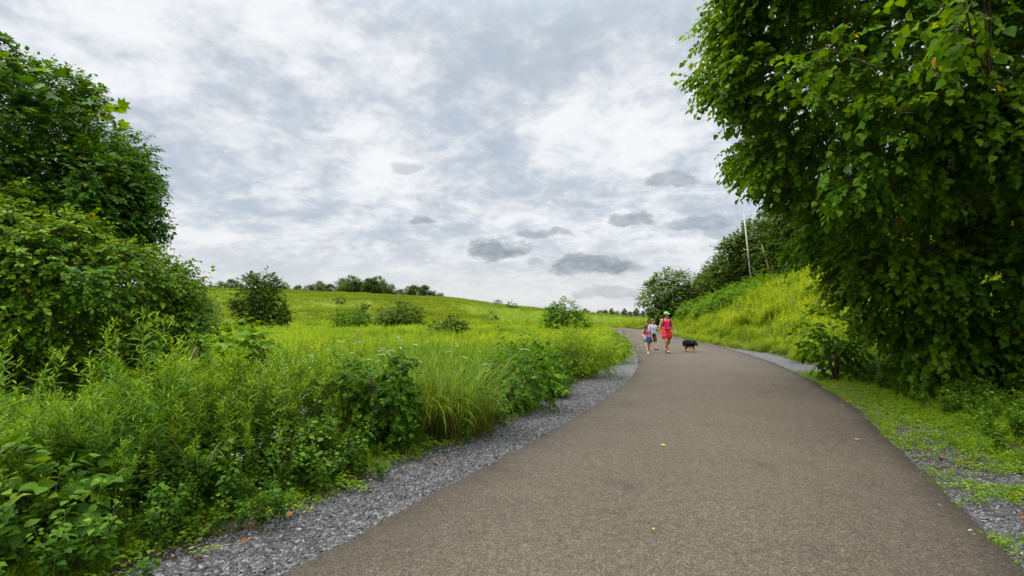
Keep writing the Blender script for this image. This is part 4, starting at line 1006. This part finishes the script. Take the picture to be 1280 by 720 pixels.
M['skin'] = solid('tan_skin', (.44, .22, .13), .55, .08, 8); M['skin_light'] = solid('fair_skin', (.52, .29, .20), .55, .08, 8)
M['eye'] = solid('eye', (.02, .014, .01), .3, .1, 5); M['lip'] = solid('lip', (.33, .10, .08), .5, .1, 5)
M['hair_dark'] = solid('auburn_hair', (.045, .018, .010), .5, .4, 60); M['hair_brown'] = solid('brown_hair', (.10, .048, .024), .5, .4, 60)
M['pink'] = solid('hot_pink_cloth', (.72, .026, .095), .8, .12, 14); M['red'] = solid('red_cloth', (.72, .04, .05), .8, .12, 14)
M['black'] = solid('black_nylon', (.014, .014, .016), .6, .3, 20); M['rose'] = solid('pink_cloth', (.62, .17, .36), .8, .2, 16)
M['denim'] = solid('blue_denim', (.045, .16, .30), .85, .3, 22); M['olive'] = solid('olive_cloth', (.045, .045, .02), .85, .35, 16)
M['green_cap'] = solid('green_cloth', (.16, .42, .10), .8, .15, 14); M['white'] = solid('white_cloth', (.72, .72, .70), .8, .08, 14)
M['sandal'] = solid('brown_leather', (.09, .035, .02), .7, .2, 20); M['sole'] = solid('pink_shoe', (.55, .26, .24), .7, .2, 20)
M['teal'] = solid('teal_strap', (.02, .20, .17), .6, .15, 30)
def plaid():
    m, nt, N, L = newmat('plaid_shirt'); t = N.new('ShaderNodeTexCoord'); cols = []
    for d in ('X', 'Z'):
        wv = N.new('ShaderNodeTexWave'); wv.bands_direction = d; wv.inputs['Scale'].default_value = 5; L.new(t.outputs['Object'], wv.inputs['Vector']); cols.append(wv.outputs['Fac'])
    mm = N.new('ShaderNodeMath'); mm.operation = 'MINIMUM'; L.new(cols[0], mm.inputs[0]); L.new(cols[1], mm.inputs[1])
    cr = N.new('ShaderNodeValToRGB'); ramp(cr, [(.03, (.12, .16, .28)), (.22, (.70, .72, .76))]); L.new(mm.outputs[0], cr.inputs[0])
    p = N.new('ShaderNodeBsdfPrincipled'); p.inputs['Roughness'].default_value = .85; L.new(cr.outputs[0], p.inputs['Base Color']); o = N.new('ShaderNodeOutputMaterial'); L.new(p.outputs[0], o.inputs[0]); return m
M['plaid'] = plaid()
def pathz(x, y):
    f = (x - XL(y)) / (XR(y) - XL(y)); return float(.012 + .05 * (1 - (2 * f - 1) ** 2))
A = np.array
def torso(mb, hw, zh, sw, zs, g=0., d=.1):
    """flattened trunk from the hips (half width hw at zh) up to the shoulders (half width sw at zs)"""
    for q in (-1, 1):
        zw = zh + (zs - zh) * .42
        chain(mb, [(q * hw * .5, .01, zh), (q * hw * .42, 0, zw), (q * sw * .45, 0, zs - .1)], [d * 1.08 + g, d * .88 + g, d * .98 + g])
    cap(mb, (-sw * .5, .01, zs - .1), (sw * .5, .01, zs - .1), d * .85 + g, d * .85 + g)

# woman in pink and red
wx, wy = 6.42, 20.7
t = thing('person', 'woman in pink tank top, red shorts and green cap walking the dog on a leash', 'person', (wx, wy, pathz(wx, wy)))
mb = MB(); torso(mb, .17, .93, .19, 1.42, 0, .098)
chain(mb, [(-.15, .01, 1.365), (.15, .01, 1.365)], [.06, .06]); cap(mb, (0, .01, 1.36), (0, -.005, 1.51), .062, .05)
hc = A((0.005, -.02, 1.595)); f_, s_, u_ = head(mb, hc, .235, .65)
chain(mb, [(-.10, 0, .90), (-.045, -.10, .50), (.035, -.02, .13)], [.098, .062, .036]); chain(mb, [(-.045, -.09, .48), (.0, .0, .33)], [.055, .057])
chain(mb, [(.04, -.01, .07), (.045, -.14, .035)], [.042, .03])
chain(mb, [(.10, 0, .90), (.125, .06, .50), (.085, .40, .22)], [.098, .062, .037]); chain(mb, [(.125, .08, .47), (.105, .24, .36)], [.055, .056])
chain(mb, [(.08, .42, .17), (.075, .36, .06)], [.04, .03])
chain(mb, [(-.185, .01, 1.375), (-.245, .03, 1.12), (-.36, -.14, 1.09)], [.05, .04, .026]); hand(mb, (-.37, -.155, 1.09), (-.8, -.6, .15), (0, .2, 1))
chain(mb, [(.185, .01, 1.375), (.25, .04, 1.11), (.335, -.06, .92)], [.05, .04, .026]); hand(mb, (.34, -.066, .91), (.35, -.3, -.9), (.6, -.6, .2))
voxel(mb, 'body', M['skin'], t, .007, 3); face(t, hc, .235, f_, s_, u_)
mb = MB(); sph(mb, hc - f_ * .025 + u_ * .02, (.098, .10, .105)); chain(mb, [hc - f_ * .09 - s_ * .02, hc - f_ * .13 - s_ * .05 - u_ * .08, hc - f_ * .11 - s_ * .07 - u_ * .19], [.04, .038, .018]); voxel(mb, 'hair', M['hair_dark'], t, .009)
mb = MB(); sph(mb, hc + u_ * .055 - f_ * .005, (.107, .112, .085)); voxel(mb, 'cap', M['green_cap'], t, .009)
cp = t.children[-1]; mb = MB(); 
for k in range(-3, 4): cap(mb, hc + f_ * .07 + s_ * k * .022 + u_ * .055, hc + f_ * (.175 - .006 * k * k) + s_ * k * .022 + u_ * .035, .009, .007)
v_ = voxel(mb, 'visor', M['white'], t, .006, 2); v_.parent = cp
mb = MB(); torso(mb, .165, .98, .165, 1.40, .012, .098)
for q in (-1, 1): cap(mb, (q * .10, -.03, 1.33), (q * .115, .01, 1.42), .045, .03)
voxel(mb, 'tank_top', M['pink'], t, .009)
mb = MB(); chain(mb, [(-.075, .01, .96), (.075, .01, .96)], [.122, .122]); chain(mb, [(-.10, 0, .92), (-.095, -.035, .70)], [.12, .125]); chain(mb, [(.10, 0, .92), (.125, .03, .70)], [.12, .125]); voxel(mb, 'shorts', M['red'], t, .009)
mb = MB(); th = np.linspace(0, 2 * pi, 25); tube(mb, np.stack([.185 * np.cos(th), .01 + .128 * np.sin(th), 1.0 + 0 * th], 1), .018, 6); mb.build('belt', M['black'], t)
mb = MB(); cap(mb, (-.06, .17, 1.05), (-.06, .17, 1.34), .09, .09); cap(mb, (.06, .17, 1.05), (.06, .17, 1.34), .09, .09); bp = voxel(mb, 'backpack', M['black'], t, .012)
for q in (-1, 1):
    mb = MB(); chain(mb, [(q * .12, .12, 1.42), (q * .128, .0, 1.455), (q * .135, -.10, 1.36), (q * .15, -.095, 1.2), (q * .175, .03, 1.06)], [.02] * 5); o = voxel(mb, 'strap', M['black'], t, .008, 2); o.parent = bp
mb = MB(); cap(mb, (.04, .02, .03), (.045, -.16, .026), .046, .04); voxel(mb, 'shoe', M['sandal'], t, .008)
mb = MB(); cap(mb, (.08, .43, .14), (.075, .36, .045), .044, .038); voxel(mb, 'shoe', M['sandal'], t, .008)

# girl in pink
gx_, gy_ = 5.62, 20.75
t = thing('person', 'small girl with long brown hair in pink top and blue denim shorts', 'person', (gx_, gy_, pathz(gx_, gy_)))
mb = MB(); torso(mb, .12, .66, .135, 1.02, 0, .075)
cap(mb, (-.1, 0, .985), (.1, 0, .985), .045, .045); cap(mb, (0, 0, .98), (0, -.01, 1.09), .045, .04); hc = A((.0, -.015, 1.155)); f_, s_, u_ = head(mb, hc, .205, .45)
chain(mb, [(-.065, 0, .64), (-.05, -.08, .36), (.0, -.14, .085)], [.072, .048, .03]); chain(mb, [(0, -.13, .05), (.005, -.24, .03)], [.034, .024])
chain(mb, [(.065, 0, .64), (.085, .05, .36), (.09, .24, .13)], [.072, .048, .03]); chain(mb, [(.09, .25, .10), (.09, .18, .035)], [.034, .024])
chain(mb, [(-.135, 0, .98), (-.175, .03, .80), (-.13, -.10, .69)], [.038, .03, .021]); hand(mb, (-.125, -.11, .68), (.3, -.5, -.6), (1, .2, 0), .75)
chain(mb, [(.135, 0, .98), (.18, .04, .80), (.20, -.05, .65)], [.038, .03, .021]); hand(mb, (.203, -.06, .64), (.1, -.4, -.9), (0, -1, .2), .75)
voxel(mb, 'body', M['skin_light'], t, .0065, 3); face(t, hc, .205, f_, s_, u_)
mb = MB(); sph(mb, hc - f_ * .02 + u_ * .025, (.09, .092, .095)); chain(mb, [hc - f_ * .06 - s_ * .03, hc - f_ * .09 - s_ * .06 - u_ * .16, hc - f_ * .05 - s_ * .10 - u_ * .36], [.07, .065, .025]); chain(mb, [hc - s_ * .085 + u_ * .02, hc - s_ * .11 - u_ * .2, hc - s_ * .12 - u_ * .34], [.03, .035, .018]); voxel(mb, 'hair', M['hair_brown'], t, .009)
mb = MB(); torso(mb, .12, .70, .115, 1.0, .011, .075)
for q in (-1, 1): cap(mb, (q * .07, -.03, .95), (q * .08, 0, 1.01), .03, .02)
voxel(mb, 'top', M['rose'], t, .008)
mb = MB(); cap(mb, (-.05, 0, .68), (.05, 0, .68), .09, .09); chain(mb, [(-.065, 0, .66), (-.062, -.03, .53)], [.086, .085]); chain(mb, [(.065, 0, .66), (.075, .02, .53)], [.086, .085]); voxel(mb, 'shorts', M['denim'], t, .008)
mb = MB(); th = np.linspace(0, 2 * pi, 21); tube(mb, np.stack([.132 * np.cos(th), .092 * np.sin(th), .90 + 0 * th], 1), .012, 5); mb.build('chest_strap', M['black'], t)
for p, q in (((0, -.12, .03), (.005, -.25, .024)), ((.09, .25, .075), (.09, .18, .028))):
    mb = MB(); cap(mb, p, q, .037, .03); voxel(mb, 'shoe', M['sole'], t, .007)

# boy behind her
bx_, by_ = 6.5, 23.0
t = thing('person', 'boy with short brown hair in pale checked shirt and olive shorts', 'person', (bx_, by_, pathz(bx_, by_)), .35)
mb = MB(); torso(mb, .13, .74, .15, 1.16, 0, .082)
cap(mb, (-.12, 0, 1.12), (.12, 0, 1.12), .05, .05); cap(mb, (0, 0, 1.12), (0, -.01, 1.24), .05, .045); hc = A((0, -.015, 1.31)); f_, s_, u_ = head(mb, hc, .215, .5)
chain(mb, [(-.075, 0, .72), (-.07, .06, .42), (-.07, .24, .14)], [.08, .054, .034]); chain(mb, [(-.07, .25, .1), (-.07, .18, .04)], [.037, .028])
chain(mb, [(.075, 0, .72), (.085, -.07, .42), (.08, -.12, .09)], [.08, .054, .034]); chain(mb, [(.08, -.11, .06), (.08, -.22, .035)], [.037, .028])
chain(mb, [(-.155, 0, 1.12), (-.20, .05, .90), (-.19, -.04, .72)], [.042, .034, .024]); hand(mb, (-.19, -.05, .71), (0, -.3, -.9), (0, -1, .2), .85)
chain(mb, [(.155, 0, 1.12), (.225, .02, .92), (.25, -.16, .98)], [.042, .034, .024]); hand(mb, (.25, -.17, .985), (-.2, -.7, .5), (1, 0, 0), .85)
voxel(mb, 'body', M['skin_light'], t, .007, 3); face(t, hc, .215, f_, s_, u_)
mb = MB(); sph(mb, hc - f_ * .022 + u_ * .045, (.093, .096, .088)); voxel(mb, 'hair', M['hair_brown'], t, .009)
mb = MB(); torso(mb, .135, .74, .14, 1.15, .016, .082)
for q, e in ((-1, (-.19, .04, .98)), (1, (.205, .02, .98))): cap(mb, (q * .14, 0, 1.12), e, .06, .062)
voxel(mb, 'shirt', M['plaid'], t, .009)
mb = MB(); cap(mb, (-.055, 0, .74), (.055, 0, .74), .097, .097); chain(mb, [(-.075, 0, .72), (-.075, .05, .44)], [.093, .09]); chain(mb, [(.075, 0, .72), (.085, -.055, .44)], [.093, .09]); voxel(mb, 'shorts', M['olive'], t, .009)
for p, q in (((-.07, .25, .075), (-.07, .18, .03)), ((.08, -.1, .04), (.08, -.24, .032))):
    mb = MB(); cap(mb, p, q, .045, .037); cap(mb, p, A(p) + (0, .0, .08), .043, .04); voxel(mb, 'shoe', M['black'], t, .008)

# dog
def dogcoat():
    m, nt, N, L = newmat('black_and_tan_coat'); tcn = N.new('ShaderNodeTexCoord'); s = N.new('ShaderNodeSeparateXYZ'); L.new(tcn.outputs['Object'], s.inputs[0])
    n = N.new('ShaderNodeTexNoise'); n.inputs['Scale'].default_value = 9; n.inputs['Detail'].default_value = 5; L.new(tcn.outputs['Object'], n.inputs['Vector'])
    a = N.new('ShaderNodeMath'); a.operation = 'MULTIPLY_ADD'; L.new(n.outputs['Fac'], a.inputs[0]); a.inputs[1].default_value = .16; L.new(s.outputs[2], a.inputs[2])
    r1 = N.new('ShaderNodeMapRange'); L.new(a.outputs[0], r1.inputs[0]); r1.inputs[1].default_value = .30; r1.inputs[2].default_value = .36
    b = N.new('ShaderNodeMapRange'); L.new(s.outputs[0], b.inputs[0]); b.inputs[1].default_value = .46; b.inputs[2].default_value = .50; b.inputs[3].default_value = 1; b.inputs[4].default_value = 0
    mn = N.new('ShaderNodeMath'); mn.operation = 'MAXIMUM'; L.new(r1.outputs[0], mn.inputs[0])
    c = N.new('ShaderNodeMath'); c.operation = 'SUBTRACT'; c.inputs[0].default_value = 1; L.new(b.outputs[0], c.inputs[1]); mn.inputs[1].default_value = 0
    cr = N.new('ShaderNodeValToRGB'); ramp(cr, [(.2, (.36, .20, .085)), (.8, (.011, .010, .010))]); L.new(mn.outputs[0], cr.inputs[0])
    p = N.new('ShaderNodeBsdfPrincipled'); p.inputs['Roughness'].default_value = .9; p.inputs['Specular IOR Level'].default_value = .08; L.new(cr.outputs[0], p.inputs['Base Color']); o = N.new('ShaderNodeOutputMaterial'); L.new(p.outputs[0], o.inputs[0]); return m
M['dog'] = dogcoat()
dx_, dy_ = 7.66, 21.5
t = thing('dog', 'shaggy black dog with tan legs walking with lowered head beside the woman', 'dog', (dx_, dy_, pathz(dx_, dy_)), -1.2)
t.scale = (.86, .86, .88)
mb = MB(); chain(mb, [(-.28, 0, .43), (-.05, 0, .425), (.2, 0, .43)], [.125, .125, .15]); cap(mb, (.1, 0, .36), (.2, 0, .38), .115, .13); chain(mb, [(.22, 0, .47), (.34, 0, .46), (.43, 0, .41)], [.12, .095, .085])
chain(mb, [(.44, 0, .41), (.51, 0, .37), (.565, 0, .345)], [.08, .05, .036])
for q in (-1, 1):
    chain(mb, [(.38, q * .06, .47), (.36, q * .085, .42)], [.032, .022])
    st = .08 if q > 0 else -.03
    chain(mb, [(.16, q * .075, .36), (.13 + st * .4, q * .085, .24), (.16 + st, q * .085, .11), (.17 + st * 1.2, q * .085, .03)], [.075, .05, .034, .03]); cap(mb, (.17 + st * 1.2, q * .085, .028), (.21 + st * 1.2, q * .085, .026), .032, .028)
    st = -.07 if q > 0 else .07
    chain(mb, [(-.26, q * .075, .40), (-.18 + st * .5, q * .09, .27), (-.33 + st, q * .09, .16), (-.29 + st, q * .09, .035)], [.10, .068, .04, .03]); cap(mb, (-.29 + st, q * .09, .03), (-.25 + st, q * .09, .026), .032, .028)
chain(mb, [(-.36, 0, .44), (-.45, 0, .38), (-.48, .02, .26)], [.05, .065, .03])
voxel(mb, 'body', M['dog'], t, .009, 2, .05)
mb = MB(); n = 2600; rr = R(71); f = rr.uniform(-.36, .36, n); a = rr.uniform(-.25 * pi, 1.25 * pi, n); rad = np.interp(f, [-.36, -.28, .2, .36], [.08, .13, .155, .09])
P = np.stack([f, rad * np.cos(a), .43 + rad * np.sin(a) * .98], 1)
leaves(mb, P, np.stack([-.8 + 0 * f, np.cos(a) * .45, np.sin(a) * .35 - .45], 1) + rr.normal(0, .25, (n, 3)), np.stack([0 * f, np.cos(a), np.sin(a)], 1), rr.uniform(.05, .09, n), .5, NARROW); mb.build('coat', M['dog'], t)
mb = MB(); sph(mb, (.60, 0, .352), (.016, .02, .015), 8, 5); mb.build('nose', M['black'], t)
for q in (-1, 1):
    mb = MB(); sph(mb, (.50, q * .045, .435), (.012, .012, .012), 8, 5); mb.build('eye', M['eye'], t)
mb = MB(); th = np.linspace(0, 2 * pi, 25); tube(mb, np.stack([.30 + 0 * th, .125 * np.cos(th), .46 + .13 * np.sin(th)], 1), .013, 5); mb.build('collar', M['teal'], t)
hx_, hy_, hz_ = wx + .365, wy - .09, pathz(wx, wy) + .835
c, s = math.cos(-1.2), math.sin(-1.2); ex, ey, ez = dx_ + .30 * c - .02 * s, dy_ + .30 * s, pathz(dx_, dy_) + .52
t = MB(); f = np.linspace(0, 1, 14)
tube(t, np.stack([hx_ + (ex - hx_) * f, hy_ + (ey - hy_) * f, hz_ + (ez - hz_) * f - .10 * np.sin(pi * f)], 1), .0085, 6)
th = np.linspace(-pi / 2, 1.5 * pi, 20); tube(t, np.stack([hx_ - .005 + .045 * np.cos(th), hy_ + .0 * th, hz_ - .10 + .11 * np.sin(th)], 1), .010, 6)
tag(t.build('leash', M['teal']), 'teal dog leash with a hanging loop held in the hand', 'leash')

# ------------------------------------------------------------------ utility poles, wires, bare trunk
M['pole'] = solid('weathered_pole', (.36, .345, .31), .9, .12, 1.5); M['wire'] = solid('power_cable', (.26, .26, .25), .7, .1, 5); M['deadwood'] = solid('bare_wood', (.20, .12, .075), .9, .3, 3)
x0, y0 = 29.2, 60.0; z0 = float(H(x0, y0)); top = A((28.35, 60, 14.3))
t = thing('utility_pole', 'tall leaning pale wooden utility pole with a crossarm in front of the wood', 'utility pole', (x0, y0, z0)); O = A((x0, y0, z0))
mb = MB(); tube(mb, [A((0, 0, -.5)), top - O], [.125, .085], 10); mb.build('pole', M['pole'], t, True)
on = lambda z: A((0, 0, 0)) + (top - O) * ((z - z0) / (top[2] - z0))
mb = MB(); p = on(9.8); box(mb, p + (0, -.2, 0), (1.2, .09, .1)); mb.build('crossarm', M['pole'], t)
mb = MB(); p = on(13.2); cap(mb, p, p + (.42, 0, .12), .05, .05); mb.build('bracket', M['pole'], t)
for q in (-.6, .6): mb = MB(); p = on(9.8); cap(mb, p + (q, -.2, .08), p + (q, -.2, .22), .05, .035); mb.build('insulator', M['wire'], t)
for k, (zw, xo, lab) in enumerate([(13.35, .42, 'highest power cable running from the tall pole into the trees'), (11.5, .12, 'middle power cable running from the tall pole into the trees'), (10.05, .6, 'lowest power cable running off the crossarm of the tall pole')]):
    a = on(zw) + O + A((xo, -.05, 0)); b = A((47., 40., zw + 1.3)); f = np.linspace(0, 1, 24)[:, None]; mb = MB(); tube(mb, a + (b - a) * f - np.array([0, 0, 1.0]) * 4 * f * (1 - f) * .5, .042, 5)
    tag(mb.build('power_cable', M['wire']), lab, 'cable')
x0, y0 = 31.4, 86.0; z0 = float(H(x0, y0)); t = thing('utility_pole', 'smaller distant utility pole rising beside the broad spreading tree', 'utility pole', (x0, y0, z0))
mb = MB(); tube(mb, [(0, 0, -.4), (-.35, 0, 9.7 - z0)], [.17, .12], 8); mb.build('pole', M['pole'], t, True)
mb = MB(); cap(mb, (-.34, 0, 9.3 - z0), (-.34, -.3, 9.3 - z0), .07, .12); mb.build('bracket', M['pole'], t)
x0, y0 = 29.6, 56.0; z0 = float(H(x0, y0)); pass
mb = MB(); tube(mb, [(0, 0, -.3), (-.5, 0, 2.6), (-1.15, .1, 5.2)], [.16, .12, .06], 7); o = mb.build('bare_trunk', M['deadwood'], None, True); o.location = (x0, y0, z0); tag(o, 'bare brown leaning dead trunk right of the tall utility pole', 'dead tree')
